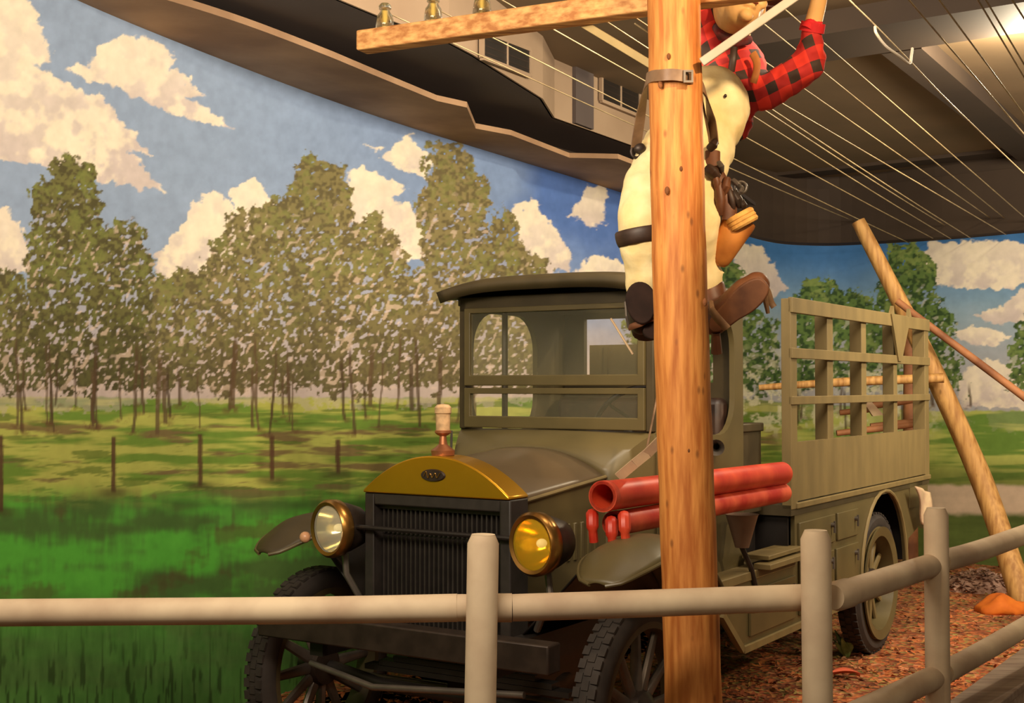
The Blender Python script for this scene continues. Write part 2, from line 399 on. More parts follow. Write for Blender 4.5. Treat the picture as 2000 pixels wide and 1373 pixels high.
# clouds
CL = [
 [(-700, -100), (0, -60), (25, -30), (60, 20), (85, 60), (105, 122), (62, 122), (90, 135), (150, 175), (205, 190), (240, 240), (300, 305), (255, 296), (320, 375), (200, 355), (130, 330), (40, 315), (-300, 300), (-700, 200)],
 [(126, 130), (175, 126), (190, 92), (240, 66), (300, 72), (345, 122), (330, 140), (352, 140), (400, 190), (362, 192), (460, 250), (380, 235), (290, 200), (200, 165), (150, 150)],
 [(-500, 400), (0, 400), (15, 400), (50, 460), (60, 535), (0, 530), (-500, 560)],
 [(305, 500), (345, 450), (400, 372), (435, 385), (450, 412), (455, 372), (490, 347), (525, 380), (540, 440), (420, 545), (310, 545)],
 [(685, 340), (715, 320), (750, 348), (795, 372), (768, 380), (815, 420), (830, 500), (790, 510), (690, 430)],
 [(712, 283), (750, 290), (745, 296)],
 [(745, 312), (775, 275), (802, 265), (838, 310), (830, 350), (780, 330)],
 [(990, 420), (1035, 385), (1060, 420), (1090, 450), (1115, 490), (1122, 535), (1040, 525)],
 [(1110, 420), (1132, 400), (1147, 355), (1185, 370), (1188, 440), (1160, 450), (1125, 425)],
 [(1128, 532), (1152, 500), (1175, 512), (1200, 500), (1240, 540), (1200, 560)],
 [(1440, 470), (1490, 478), (1520, 520), (1542, 565), (1510, 585), (1440, 560)],
 [(1795, 512), (1822, 472), (1880, 470), (1930, 465), (2000, 478), (2150, 460), (2150, 545), (1960, 560), (1900, 568), (1830, 552)],
 [(1908, 618), (1960, 590), (2010, 560), (2150, 540), (2150, 610), (1950, 632)],
 [(1865, 652), (1900, 638), (1970, 655), (1950, 672), (1880, 672)],
 [(1870, 740), (1900, 715), (1940, 700), (2010, 735), (2100, 720), (2100, 800), (1880, 800)],
 [(2200, 380), (2300, 330), (2500, 350), (2600, 450), (2400, 480), (2250, 450)]]
cw = C3((244, 232, 204)); cs_ = C3((198, 184, 182))
wx = PX + 26 * (n_mid - 0.5) + 14 * (n_fin - 0.5); wy = PY + 26 * (n_m2 - 0.5) + 12 * (n_f2 - 0.5)
for pl in CL:
    sd = poly_in(pl, wx, wy, 0); m = 1 - sst(-2.5, 2.5, sd)
    p = np.array(pl, float); y0, y1 = p[:, 1].min(), p[:, 1].max()
    low = np.clip((PY - y0) / (y1 - y0 + 1), 0, 1)
    shade = np.clip(0.15 + 0.75 * low * sst(0.35, 0.62, n_mid) + 0.35 * (n_b2 - 0.4), 0, 0.85)
    cc = mixc(np.broadcast_to(cw, PX.shape + (3,)), cs_, shade)
    base = mixc(base, cc, m)
# ground
hor = 776 + 26 * sst(1350, 1900, PX) + 8 * (n_big - .5)
g = sst(-2, 3, PY - hor + 5 * (n_fin - 0.5))
yg = C3((168, 170, 84)); gr = C3((104, 132, 52)); bw = C3((112, 92, 62)); bright = C3((86, 164, 58)); dk = C3((62, 88, 42)); dim = C3((80, 118, 58))
st = fbm(PX / 150.0, PY / 16.0, 4); st2 = fbm(PX / 110.0 + 30, PY / 13.0 + 8, 4); bl = fbm(PX / 8.0, PY / 46.0, 3)
f_up = mixc(np.broadcast_to(yg, PX.shape + (3,)), gr, sst(0.42, 0.62, st))
f_up = mixc(f_up, bw, sst(0.54, 0.68, st2) * sst(800, 840, PY) * 0.9)
f_up = mixc(f_up, gr * 0.6, sst(0.6, 0.7, fbm(PX / 90.0 + 3, PY / 9.0)) * 0.7)
f_lo = mixc(np.broadcast_to(bright, PX.shape + (3,)), dk * 1.4, sst(0.40, 0.66, fbm(PX / 170.0 + 60, PY / 60.0 + 4) * 0.85 + 0.15 * bl))
f_lo = mixc(f_lo, bw * 0.55, sst(0.54, 0.7, fbm(PX / 90.0 + 160, PY / 40.0 + 14) * 0.85 + 0.15 * bl) * 0.6)
t = sst(930, 1005, PY + 40 * (n_big - .5))
gc = mixc(f_up, f_lo, t)
gc = mixc(gc, dk * 1.1, np.exp(-((PY - 985 - 14 * (n_b2 - .5)) / 12.0) ** 2) * sst(0.3, 0.55, n_b2) * 0.8)
lowd = sst(1130, 1260, PY + 60 * (n_mid - .5))
gc = mixc(gc, dim * (0.55 + 0.6 * bl[..., None]), lowd * 0.85)
blade = sst(0.60, 0.70, fbm(PX / 5.0, PY / 55.0 + 9, 2)) * sst(1180, 1330, PY)
gc = mixc(gc, dk * 0.5, blade * 0.8)
# right part: field, then a pale road, then darker grass
rg = sst(1500, 1560, PX)
gR = mixc(np.broadcast_to(C3((182, 188, 98)), PX.shape + (3,)), C3((108, 140, 60)), sst(0.35, 0.6, st))
gR = mixc(gR, C3((78, 90, 40)), sst(880, 940, PY) * 0.7)
gR = mixc(gR, C3((200, 176, 150)) * (0.85 + 0.3 * st[..., None]), sst(943, 952, PY + 8 * (n_mid - .5)))
gR = mixc(gR, C3((88, 102, 50)) * (0.6 + 0.8 * st[..., None]), sst(1000, 1012, PY + 10 * (n_mid - .5)))
gc = mixc(gc, gR, rg)
base = mixc(base, gc, g)
# tree masses
TR = [
 ([(-700, 560), (-200, 500), (0, 525), (20, 520), (40, 545), (60, 610), (95, 800), (-700, 800)], 0.35),
 ([(95, 800), (55, 740), (52, 560), (48, 500), (62, 430), (56, 380), (90, 350), (105, 312), (140, 300), (178, 330), (195, 400), (205, 450), (240, 432), (272, 430), (300, 500), (308, 560), (300, 790)], 0.25),
 ([(290, 560), (340, 525), (390, 530), (410, 560), (400, 790), (290, 790)], 0.7),
 ([(395, 520), (430, 452), (465, 405), (500, 412), (565, 375), (575, 325), (600, 303), (640, 318), (680, 330), (700, 425), (740, 415), (780, 465), (795, 540), (825, 520), (840, 790), (395, 790)], 0.8),
 ([(822, 540), (812, 410), (832, 310), (850, 272), (890, 265), (925, 310), (955, 380), (948, 450), (930, 520), (965, 540), (920, 790), (820, 790)], 1.0),
 ([(930, 500), (960, 430), (985, 408), (1030, 480), (1060, 500), (1095, 540), (1110, 790), (915, 790)], 0.9),
 ([(1225, 690), (1215, 640), (1240, 612), (1275, 605), (1310, 640), (1320, 720), (1240, 720)], 0.1),
 ([(1300, 600), (1370, 500), (1400, 480), (1440, 500), (1460, 560), (1500, 620), (1530, 700), (1530, 800), (1300, 800)], 0.0),
 ([(1545, 600), (1562, 560), (1600, 543), (1640, 560), (1690, 570), (1712, 640), (1710, 810), (1540, 810)], 0.05),
 ([(1695, 640), (1722, 520), (1745, 480), (1790, 480), (1812, 505), (1832, 560), (1855, 600), (1868, 650), (1862, 690), (1880, 720), (1878, 765), (1900, 800), (1895, 830), (1700, 830)], 0.0),
 ([(1925, 800), (1940, 765), (1975, 760), (1972, 700), (1985, 640), (2005, 605), (2060, 560), (2400, 500), (2700, 560), (2700, 850), (1930, 838)], 0.0)]
tx = PX + 42 * (n_mid - 0.5) + 26 * (n_fin - 0.5) + 12 * (n_f2 - .5); ty = PY + 42 * (n_m2 - 0.5) + 26 * (n_f2 - 0.5)
darkL = C3((72, 70, 42)); midL = C3((100, 102, 56)); topL = C3((122, 132, 66)); olv = C3((138, 126, 84)); olvd = C3((106, 96, 66)); pink = C3((216, 192, 172))
rgd = C3((58, 80, 46)); rgm = C3((98, 124, 66))
n_leaf = vnoise(Q * 3.0 + 3, R_ * 3.0 + 7) * 0.6 + vnoise(Q * 4.8, R_ * 4.8) * 0.4
n_lf2 = vnoise(Q * 3.0 + 60 + R_ * 1.1, R_ * 2.6 + 17) * 0.65 + vnoise(Q * 4.4 + R_, R_ * 4.4 + 31) * 0.35
for pl, ol in TR:
    sd = poly_in(pl, tx, ty, 0); m = 1 - sst(-2, 2, sd)
    p = np.array(pl, float); y0 = p[:, 1].min(); low = np.clip((PY - y0) / (800 - y0), 0, 1)
    right = p[:, 0].min() > 1250
    a = rgd if right else darkL * (1 - ol) + olvd * ol; b = rgm if right else midL * (1 - ol) + olv * ol
    c = topL * (1 - 0.4 * ol) + olv * 0.4 * ol if not right else C3((142, 160, 88))
    leaf = mixc(np.broadcast_to(a, PX.shape + (3,)), b, sst(0.38, 0.6, n_leaf))
    clump = sst(0.45, 0.62, n_m2) * (1 - 0.6 * low)
    leaf = mixc(leaf, c, clump * sst(0.3, 0.6, n_fin) * 0.75)
    leaf = mixc(leaf, a * 0.7, sst(0.4, 0.9, low) * (0.65 if not right else 0.3))
    hole = sst(0.72, 0.78, n_lf2 + 0.045 * sst(0.25, 0.55, low) - 0.06 * (low < 0.25) + 0.02 * ol + 0.12 * (n_b2 - .5))
    # ragged underside
    under = sst(735, 800, PY + 60 * (n_mid - .5)) 
    hole = np.maximum(hole, sst(0.45, 0.55, n_leaf * 0.5 + under * 0.75 - 0.05))
    m = m * (1 - hole)
    base = mixc(base, haze * 0.5 + base * 0.5, (1 - sst(-2, 2, sd)) * sst(0.08, 0.3, low) * (0.75 if not right else 0.3)); base = mixc(base, leaf, m)
    lt = sst(0.80, 0.88, vnoise(Q * 2.6 + 70 + R_ * 1.2, R_ * 1.9 + 3) + 0.06 * low + .1 * (n_b2 - .5)) * (1 - sst(-2, 2, sd)) * sst(0.12, 0.35, low) * (1 - under)
    base = mixc(base, pink if not right else C3((196, 196, 176)), lt * 0.55)
wl_m = sst(1400, 1450, PX) * (1 - sst(1800, 1850, PX)) * sst(660, 730, PY) * (1 - sst(810, 870, PY)) * sst(0.46, 0.58, fbm(Q * 1.1 + 33, R_ * 0.9 + 12)) * sst(.35, .6, n_fin)
base = mixc(base, C3((224, 218, 184)), wl_m * 0.75)
# trunks
tr = random.Random(5); tk = C3((84, 66, 46))
for i in range(92):
    x = tr.uniform(-500, 930) if i < 72 else tr.uniform(1540, 1900)
    y0 = tr.uniform(640, 740) if i < 72 else tr.uniform(735, 770); y1 = tr.uniform(790, 850); wd = tr.choice([1.6, 2.2, 3.0, 4.2]); ln = tr.uniform(-12, 12)
    xc = x + ln * (PY - y1) / 150 + 2.5 * (fbm(PY / 40.0 + i, PY * 0 + i, 2) - .5) * 2
    m = (1 - sst(wd - 1, wd + 1.2, np.abs(PX - xc))) * sst(y0, y0 + 30, PY) * (1 - sst(y1 - 4, y1 + 4, PY))
    base = mixc(base, tk * tr.uniform(0.7, 1.25), m * 0.85)
    m = (1 - sst(6, 22, np.abs(PX - x))) * (1 - sst(2, 9, np.abs(PY - y1)))
    base = mixc(base, C3((96, 66, 46)), m * 0.5 * sst(.4, .6, n_fin))
# painted fence posts and wires
for x, y0, y1 in ((-330, 860, 990), (-150, 855, 980), (2, 850, 1000), (222, 853, 962), (391, 848, 950), (531, 852, 938), (660, 858, 925)):
    m = (1 - sst(3, 5.5, np.abs(PX - x - 2 * (n_f2 - .5)))) * sst(y0 - 3, y0 + 3, PY) * (1 - sst(y1 - 5, y1 + 5, PY))
    base = mixc(base, C3((84, 58, 42)), m * 0.92)
    m = (1 - sst(10, 42, np.abs(PX - x))) * (1 - sst(3, 14, np.abs(PY - y1)))
    base = mixc(base, C3((70, 60, 38)), m * 0.6)
base = base * (0.93 + 0.14 * n_f3[..., None])
base = np.clip(base, 0, 1)
rgba = np.ones((NC * NR, 4), np.float32); rgba[:, :3] = base.reshape(-1, 3)
verts = np.stack([GX, GY, GZ], -1).reshape(-1, 3).astype(np.float32)
ii, jj = np.meshgrid(np.arange(NC - 1), np.arange(NR - 1), indexing='ij'); a = (ii * NR + jj).ravel()
quads = np.stack([a, a + NR, a + NR + 1, a + 1], -1).astype(np.int32)
me = bpy.data.meshes.new('wall_left'); me.vertices.add(len(verts)); me.vertices.foreach_set('co', verts.ravel())
me.loops.add(quads.size); me.loops.foreach_set('vertex_index', quads.ravel())
me.polygons.add(len(quads)); me.polygons.foreach_set('loop_start', np.arange(0, quads.size, 4, dtype=np.int32))
me.update(calc_edges=True)
me.polygons.foreach_set('use_smooth', np.ones(len(quads), bool))
ca = me.color_attributes.new('paint', 'FLOAT_COLOR', 'POINT'); ca.data.foreach_set('color', rgba.ravel())
mm = bpy.data.materials.new('mural_paint'); mm.use_nodes = True; N = mm.node_tree.nodes; L = mm.node_tree.links; b = N['Principled BSDF']
b.inputs['Roughness'].default_value = 0.75; b.inputs['Specular IOR Level'].default_value = 0.15
at_ = N.new('ShaderNodeAttribute'); at_.attribute_name = 'paint'
tc = N.new('ShaderNodeTexCoord'); nz = N.new('ShaderNodeTexNoise'); nz.inputs['Scale'].default_value = 14; nz.inputs['Detail'].default_value = 6
L.new(tc.outputs['Object'], nz.inputs['Vector'])
mr = N.new('ShaderNodeMapRange'); mr.inputs[3].default_value = 0.88; mr.inputs[4].default_value = 1.12; L.new(nz.outputs['Fac'], mr.inputs[0])
vm = N.new('ShaderNodeVectorMath'); vm.operation = 'SCALE'; L.new(at_.outputs['Color'], vm.inputs[0]); L.new(mr.outputs[0], vm.inputs['Scale'])
L.new(vm.outputs[0], b.inputs['Base Color'])
me.materials.append(mm)
wl = bpy.data.objects.new('wall_left', me); COL.objects.link(wl)
tag(wl, 'curved wall painted with clouds, trees and a green field', kind='structure')

# ================================================================== FLOOR, CEILING, SOFFITS
fl = MB(); pts = [tuple(top[i][:2]) for i in range(0, NC, 30)] + [tuple(top[-1][:2])]
FENCE_LINE = [(-3.4, 3.34), (-0.08, 3.34), (0.82, 3.44), (1.36, 4.08), (2.3, 5.25), (5.4, 8.3)]
poly = pts + FENCE_LINE[::-1]
fl.prism(poly, 'z', -0.06, 0.0)
m = bpy.data.materials.new('bark_mulch'); m.use_nodes = True; N = m.node_tree.nodes; L = m.node_tree.links; b = N['Principled BSDF']
b.inputs['Roughness'].default_value = 0.9
tc = N.new('ShaderNodeTexCoord'); vo = N.new('ShaderNodeTexVoronoi'); vo.inputs['Scale'].default_value = 34
nz = N.new('ShaderNodeTexNoise'); nz.inputs['Scale'].default_value = 3.2; nz.inputs['Detail'].default_value = 6
L.new(tc.outputs['Object'], vo.inputs['Vector']); L.new(tc.outputs['Object'], nz.inputs['Vector'])
sp = N.new('ShaderNodeSeparateColor'); L.new(vo.outputs['Color'], sp.inputs[0])
r = N.new('ShaderNodeValToRGB'); els = r.color_ramp.elements; els[0].color = lin((112, 62, 32)); els[1].color = lin((224, 146, 98)); els[1].position = 1
for p_, c_ in ((0.3, (176, 88, 42)), (0.55, (200, 116, 58)), (0.75, (150, 132, 66)), (0.88, (126, 74, 42))): e = els.new(p_); e.color = lin(c_)
L.new(sp.outputs[0], r.inputs[0])
mx = N.new('ShaderNodeMix'); mx.data_type = 'RGBA'; mx.blend_type = 'MULTIPLY'; mx.inputs[0].default_value = 0.6
r2 = N.new('ShaderNodeValToRGB'); r2.color_ramp.elements[0].position = .35; r2.color_ramp.elements[1].position = .65
r2.color_ramp.elements[0].color = lin((120, 110, 70)); r2.color_ramp.elements[1].color = (1, 1, 1, 1); L.new(nz.outputs['Fac'], r2.inputs[0])
L.new(r.outputs[0], mx.inputs[6]); L.new(r2.outputs[0], mx.inputs[7]); L.new(mx.outputs[2], b.inputs['Base Color'])
bp = N.new('ShaderNodeBump'); bp.inputs['Strength'].default_value = 0.8; bp.inputs['Distance'].default_value = 0.02
L.new(vo.outputs['Distance'], bp.inputs['Height']); L.new(bp.outputs[0], b.inputs['Normal'])
tag(fl.build('floor', m, smooth=0), kind='structure'); m_litter = m.copy(); m_litter.name = 'leaf_litter'; [n_ for n_ in m_litter.node_tree.nodes if n_.type == 'TEX_VORONOI'][0].inputs['Scale'].default_value = 13
wk = MB(); wk.prism([(-3.4, -1.5), (6.5, -1.5), (6.5, 8.3)] + FENCE_LINE[::-1], 'z', -0.06, 0.0)
tag(wk.build('floor', M_CARPET, smooth=0), kind='structure')

CEIL = EYE + 1.95
TH = math.radians(32.5)
TU = Vector((math.sin(TH), math.cos(TH), 0)); TV = Vector((math.cos(TH), -math.sin(TH), 0))    # along / across the truck and the ceiling grid
c = MB(); c.box((-4, -1.5, CEIL), (8, 14, CEIL + 0.1)); tag(c.build('ceiling', M_CEIL, smooth=0), kind='structure')

# flat tan ledge right above the wall
LZ = EYE + 1.50
ledge_px = [(-700, -560), (-150, -190), (100, -90), (326, 0), (650, 113), (853, 197), (912, 210), (929, 251), (998, 264), (1112, 308), (1207, 310), (1260, 330), (1340, 372), (1420, 404)]
ins = []
for p in ledge_px:
    q = at_height(p[0], p[1], wall_top(min(max(p[0], -699), 1420)).z); ins.append((q.x, q.y))
out = [(float(top[i][0]), float(top[i][1])) for i in range(0, NC) if cols[i] < 1420 and i % 12 == 0]
g_ = MB(); n = 60
def samp(poly, t):
    P = np.array(poly); dd = np.concatenate([[0], np.cumsum(np.hypot(*np.diff(P, axis=0).T))]); x = t * dd[-1]
    return np.interp(x, dd, P[:, 0]), np.interp(x, dd, P[:, 1])
outp = []
for i in range(NC):
    if cols[i] <= 1420: outp.append((float(top[i][0]), float(top[i][1]), float(top[i][2])))
outz = np.array(outp)
# loft between the wall top and the inner edge, with a raised back so it reads as a boxed ledge
inner = []
keys = np.array([p[0] for p in ledge_px], float); ix = np.array([p[0] for p in ins]); iy = np.array([p[1] for p in ins])
cl = sorted(set(list(np.linspace(-700, 1420, 70)) + [float(k) for k in keys]))
for k in cl:
    wt = wall_top(k - 0.0); inner.append((np.interp(k, keys, ix), np.interp(k, keys, iy), wt.z + 0.012, wt))
vs = []
for x, y, z, wt in inner: vs += [(wt.x, wt.y, wt.z), (x, y, max(wt.z, LZ - 0.02) if False else wt.z), (x, y, wt.z + 0.03), (wt.x, wt.y, wt.z + 0.03)]
fs = []
for i in range(len(inner) - 1):
    for k in range(4): j = (k + 1) % 4; fs.append((i * 4 + k, i * 4 + j, (i + 1) * 4 + j, (i + 1) * 4 + k))
g_.add(vs, fs); tag(g_.build('trim_1', M_TANTRIM, smooth=0), kind='structure')

# dark dropped soffit behind the ledge, its beige face rises to the ceiling
SZ = EYE + 1.60
face_px = [(-300, -560), (300, -190), (660, 0), (732, 30), (873, 82), (922, 108), (1057, 193), (1080, 230), (1234, 285), (1300, 308), (1400, 345)]
fp = [at_height(p[0], p[1], SZ) for p in face_px]
vs = [(p.x, p.y, SZ) for p in fp] + [(p.x, p.y, CEIL) for p in fp]; n = len(fp)
g_ = MB(); g_.add(vs, [(i, i + 1, n + i + 1, n + i) for i in range(n - 1)])
tag(g_.build('trim_2', M_FACE, smooth=0, solid=0.02), kind='structure')
wl_pts = [wall_top(k) for k in np.linspace(-700, 1480, 50)]
vs = [(p.x, p.y, SZ) for p in fp] ; poly = [(p.x, p.y) for p in fp] + [(p.x, p.y) for p in wl_pts[::-1]]
g_ = MB(); g_.prism(poly, 'z', SZ, SZ + 0.03); tag(g_.build('trim_3', M_SOFFIT, smooth=0), kind='structure')
# the wall band that closes the gap up to the ceiling
wt_ = [wall_top(k) for k in np.linspace(-700, 2700, 110)]
vs = [tuple(p) for p in wt_] + [(p.x, p.y, CEIL) for p in wt_]; n = len(wt_)
g_ = MB(); g_.add(vs, [(i, i + 1, n + i + 1, n + i) for i in range(n - 1)]); tag(g_.build('wall_right', M_BEAM, smooth=0), kind='structure')

# fascia in front of the far curve and the right wall
g_ = MB(); rows = []
for k in np.linspace(1400, 2700, 60):
    p = wall_top(k); c0 = Vector((p.x, p.y, 0)); d = Vector((-p.x, -p.y, 0)).normalized()
    q = c0 + d * 0.06; rows.append((q.x, q.y, p.z - 0.01 + 0.0))
vs = [];
for i, k in enumerate(np.linspace(1400, 2700, 60)):
    p = wall_top(k); x, y, z = rows[i]
    vs += [(p.x, p.y, p.z), (x, y, p.z + 0.02), (x, y, CEIL - 0.12), (p.x, p.y, CEIL - 0.12)]
fs = []
for i in range(59):
    for k in range(4): j = (k + 1) % 4; fs.append((i * 4 + k, i * 4 + j, (i + 1) * 4 + j, (i + 1) * 4 + k))
g_.add(vs, fs); tag(g_.build('trim_4', M_TANTRIM if False else M_BEAM, smooth=0), kind='structure')

# ceiling beams on the U/V grid
def ray_ceiling(px, py): return at_height(px, py, CEIL)
nb = 5
def ceil_beam(px0, py0, px1, py1, width, depth, ext0, ext1, name):
    a = at_height(px0, py0, CEIL - depth); a.z = CEIL; b_ = at_height(px1, py1, CEIL - depth); b_.z = CEIL; d = (b_ - a).normalized()
    p = a - d * ext0; q = b_ + d * ext1; s = Vector((0, 0, 1)).cross(d) * width / 2
    g = MB(); g.beam(p + Vector((0, 0, -depth / 2)) + s * 1.0, q + Vector((0, 0, -depth / 2)) + s * 1.0, width, depth)
    tag(g.build(name, M_BEAM, smooth=0), kind='structure')
ceil_beam(1602, 122, 2000, 63, -0.55, 0.12, 0.45, 3.0, 'trim_5')
ceil_beam(1595, 395, 2000, 353, -0.30, 0.10, 0.9, 3.0, 'trim_6')
ceil_beam(1500, 345, 2000, 292, 0.25, 0.03, 0.6, 3.0, 'trim_7')
ceil_beam(1800, 95, 2000, 270, 0.22, 0.10, 0.0, 1.0, 'trim_8')

# dark panel strip and louvred windows in the beige face
def on_face(px, py, i0, i1, off=0.0):
    """hit of a photo ray with the vertical face between face points i0 and i1"""
    A = fp[i0]; B = fp[i1]; nrm = Vector((B.y - A.y, -(B.x - A.x), 0)).normalized()
    r = at(px, py, 1.0) - Vector((0, 0, EYE)); o = Vector((0, 0, EYE))
    t = (A - o).dot(nrm) / r.dot(nrm); p = o + r * t
    if nrm.dot(o - p) < 0: nrm = -nrm
    return p + nrm * off
g_ = MB(); c4 = [on_face(1115, 60, 7, 8, .02), on_face(1150, 70, 7, 8, .02), on_face(1150, 254, 7, 8, .02), on_face(1115, 241, 7, 8, .02)]
g_.add([tuple(p) for p in c4], [(0, 1, 2, 3)]); tag(g_.build('trim_10', M_SOFFIT, smooth=0, solid=0.03), kind='structure')
for (i0, i1, q, lab) in ((5, 6, [(930, 62), (1024, 98), (1024, 150), (930, 114)], 'louvred window with beige frame high in the soffit, left of the dark strip'),
                         (7, 8, [(1166, 148), (1240, 182), (1240, 228), (1166, 198)], 'louvred window with beige frame high in the soffit, right of the dark strip')):
    P4 = [on_face(x, y, i0, i1, .03) for x, y in q]
    base_ = sum(P4, Vector()) / 4
    t_ = thing('ceiling_vent', lab, 'vent', base_, 0, 'louvred windows in the soffit face')
    L4 = [p - base_ for p in P4]
    pn = MB(); pn.add([tuple(p) for p in L4], [(0, 1, 2, 3)]); pn.build('dark_pane', M_VENTD, t_, smooth=0, solid=0.006)
    fr = MB()
    for a_, b_ in ((0, 1), (1, 2), (2, 3), (3, 0)): fr.beam(L4[a_], L4[b_], 0.022, 0.022)
    fr.build('frame', M_FACE, t_, smooth=0)
    mu = MB(); mu.beam((L4[0] + L4[1]) / 2, (L4[2] + L4[3]) / 2, 0.018, 0.018, up=(1, 0, 0)); mu.build('mullion', M_FACE, t_, smooth=0)
    for k in range(1, 4):
        lv = MB(); lv.beam(L4[0].lerp(L4[3], k / 4), L4[1].lerp(L4[2], k / 4), 0.008, 0.005); lv.build('louvre', M_DARKMET, t_, smooth=0)

# the ceiling lamp at the right edge
lp = at_height(2022, 58, CEIL - 0.06)
t_ = thing('ceiling_lamp', 'bright round lamp on the dark ceiling at the right edge', 'lamp', (lp.x, lp.y, CEIL))
b_ = MB(); b_.lathe([(0.0, 0), (0.09, 0), (0.09, -0.03), (0.07, -0.04)], (0, 0, 0), 'z', 24); b_.build('base', M_FACE, t_)
b_ = MB(); b_.ell((0, 0, -0.05), (0.06, 0.06, 0.05)); b_.build('bulb', mat('lamp_glow', (255, 236, 190), 0.4, emit=((255, 226, 170), 14)), t_)
pl = bpy.data.lights.new('ceiling_lamp_light', 'POINT'); pl.energy = 110; pl.color = (1, .85, .6); pl.shadow_soft_size = 0.05
po = bpy.data.objects.new('ceiling_lamp_light', pl); COL.objects.link(po); po.location = (lp.x, lp.y - 0.02, CEIL - 0.22)

# ================================================================== THE TRUCK
# truck frame: x = across (0 = outer face of the near bed side), y = backwards along the truck (0 = front of the bed), z up
XC = -0.585
TRK = thing('vintage_truck', 'olive green vintage flatbed truck with a brass radiator shell behind the fence', 'truck', (1.3154, 6.1, 0), -TH)

# chassis and running gear
g = MB()
for s in (-1, 1): g.box((XC + s * .36 - .03, -2.28, .54), (XC + s * .36 + .03, 2.4, .64))
for y in (-1.9, -.9, 0.2, 1.2, 2.3): g.box((XC - .36, y - .03, .55), (XC + .36, y + .03, .62))
g.build('chassis', M_BLACK, TRK)
g = MB(); g.tube([(XC - .66, -1.85, .39), (XC - .4, -1.85, .35), (XC + .4, -1.85, .35), (XC + .66, -1.85, .39)], .026); g.build('front_axle', M_BLACK, TRK)
g = MB()
for k in range(5): g.box((XC - .46 + k * .07, -1.88, .41 + k * .022), (XC + .46 - k * .07, -1.82, .43 + k * .022))
g.build('leaf_spring', M_BLACK, TRK)
g = MB(); g.tube([(XC - .6, -1.72, .34), (XC + .55, -1.70, .34)], .014); g.build('tie_rod', M_STEEL, TRK)
g = MB(); g.tube([(XC, 1.5, .39), (XC - .6, 1.5, .39)], .045); g.tube([(XC, 1.5, .39), (XC + .5, 1.5, .39)], .045); g.ell((XC, 1.5, .39), (.13, .13, .15)); g.build('rear_axle', M_BLACK, TRK)
g = MB(); g.box((XC - .16, -1.75, .32), (XC + .16, -1.1, .62)); g.ell((XC, -1.4, .34), (.17, .3, .12)); g.build('engine_sump', M_BLACK, TRK, bevel=.01)
g = MB(); g.box((XC - .60, -2.33, .595), (XC + .645, -2.25, .69)); g.build('bumper_board', M_DARKMET, TRK, bevel=.006)
g = MB(); g.tube([(XC - .42, -2.24, .5), (XC - .1, -2.28, .46), (XC + .5, -2.24, .5)], .012); g.build('starting_crank', M_STEEL, TRK)

def wheel(x, y, R, wd, name, side, rear=False):
    t = MB(); rr = R - .085
    prof = [(rr, -wd * .42), (rr + .02, -wd * .5), (R - .03, -wd * .5), (R - .006, -wd * .36), (R, -wd * .15), (R, wd * .15), (R - .006, wd * .36), (R - .03, wd * .5), (rr + .02, wd * .5), (rr, wd * .42)]
    rim = MB(); rim.lathe([(rr + .012, -wd * .45), (rr + .012, wd * .45), (rr - .015, wd * .45), (rr - .02, 0), (rr - .015, -wd * .45)], (x, y, R), 'x', 40, closed=True)
    w_ = rim.build('wheel', M_OLIVE_L if rear else M_OLIVE_D, TRK)
    t.lathe(prof, (x, y, R), 'x', 56, closed=True)
    for k in range(52):
        a0 = 2 * PI * k / 52
        for q, off in ((-.26, 0), (0.0, .5), (.26, 0)):
            a = a0 + off * 2 * PI / 52
            M = Matrix.Translation((x + q * wd * 1.05, y, R)) @ Matrix.Rotation(a, 4, 'X')
            t.box((-wd * .12, -.016, R - .006), (wd * .12, .016, R + .0035), M)
    t.build('tyre', M_RUBBER, w_, fix=False)
    sp = MB(); n = 12
    for k in range(n):
        a = 2 * PI * k / n
        p0 = (x, y + math.cos(a) * .06, R + math.sin(a) * .06); p1 = (x, y + math.cos(a) * (rr - .01), R + math.sin(a) * (rr - .01))
        sp.tube([p0, p1], [.026, .017], 8, sq=(1, .7))
    sp.build('spokes', M_OLIVE_L if rear else M_STEEL, w_)
    h = MB(); h.lathe([(.0, side * .10), (.035, side * .095), (.04, side * .06), (.075, side * .035), (.085, 0), (.075, -side * .035), (0, -side * .04)], (x, y, R), 'x', 24); h.build('hub', M_DARKMET, w_)
    return w_
wheel(XC + .71, -1.85, .39, .105, 'front', 1)
wheel(XC - .71, -1.85, .39, .105, 'front', -1)
wheel(-.10, 1.50, .395, .13, 'rear', 1, True)
wheel(2 * XC + .10, 1.50, .395, .13, 'rear', -1, True)
# deep olive ring on the rear wheel
g = MB(); g.lathe([(.318, .075), (.318, .085), (.265, .075), (.25, -.02), (.262, -.03), (.275, .06)], (-.10, 1.5, .395), 'x', 48, closed=True); g.build('rim_ring', M_OLIVE, TRK)

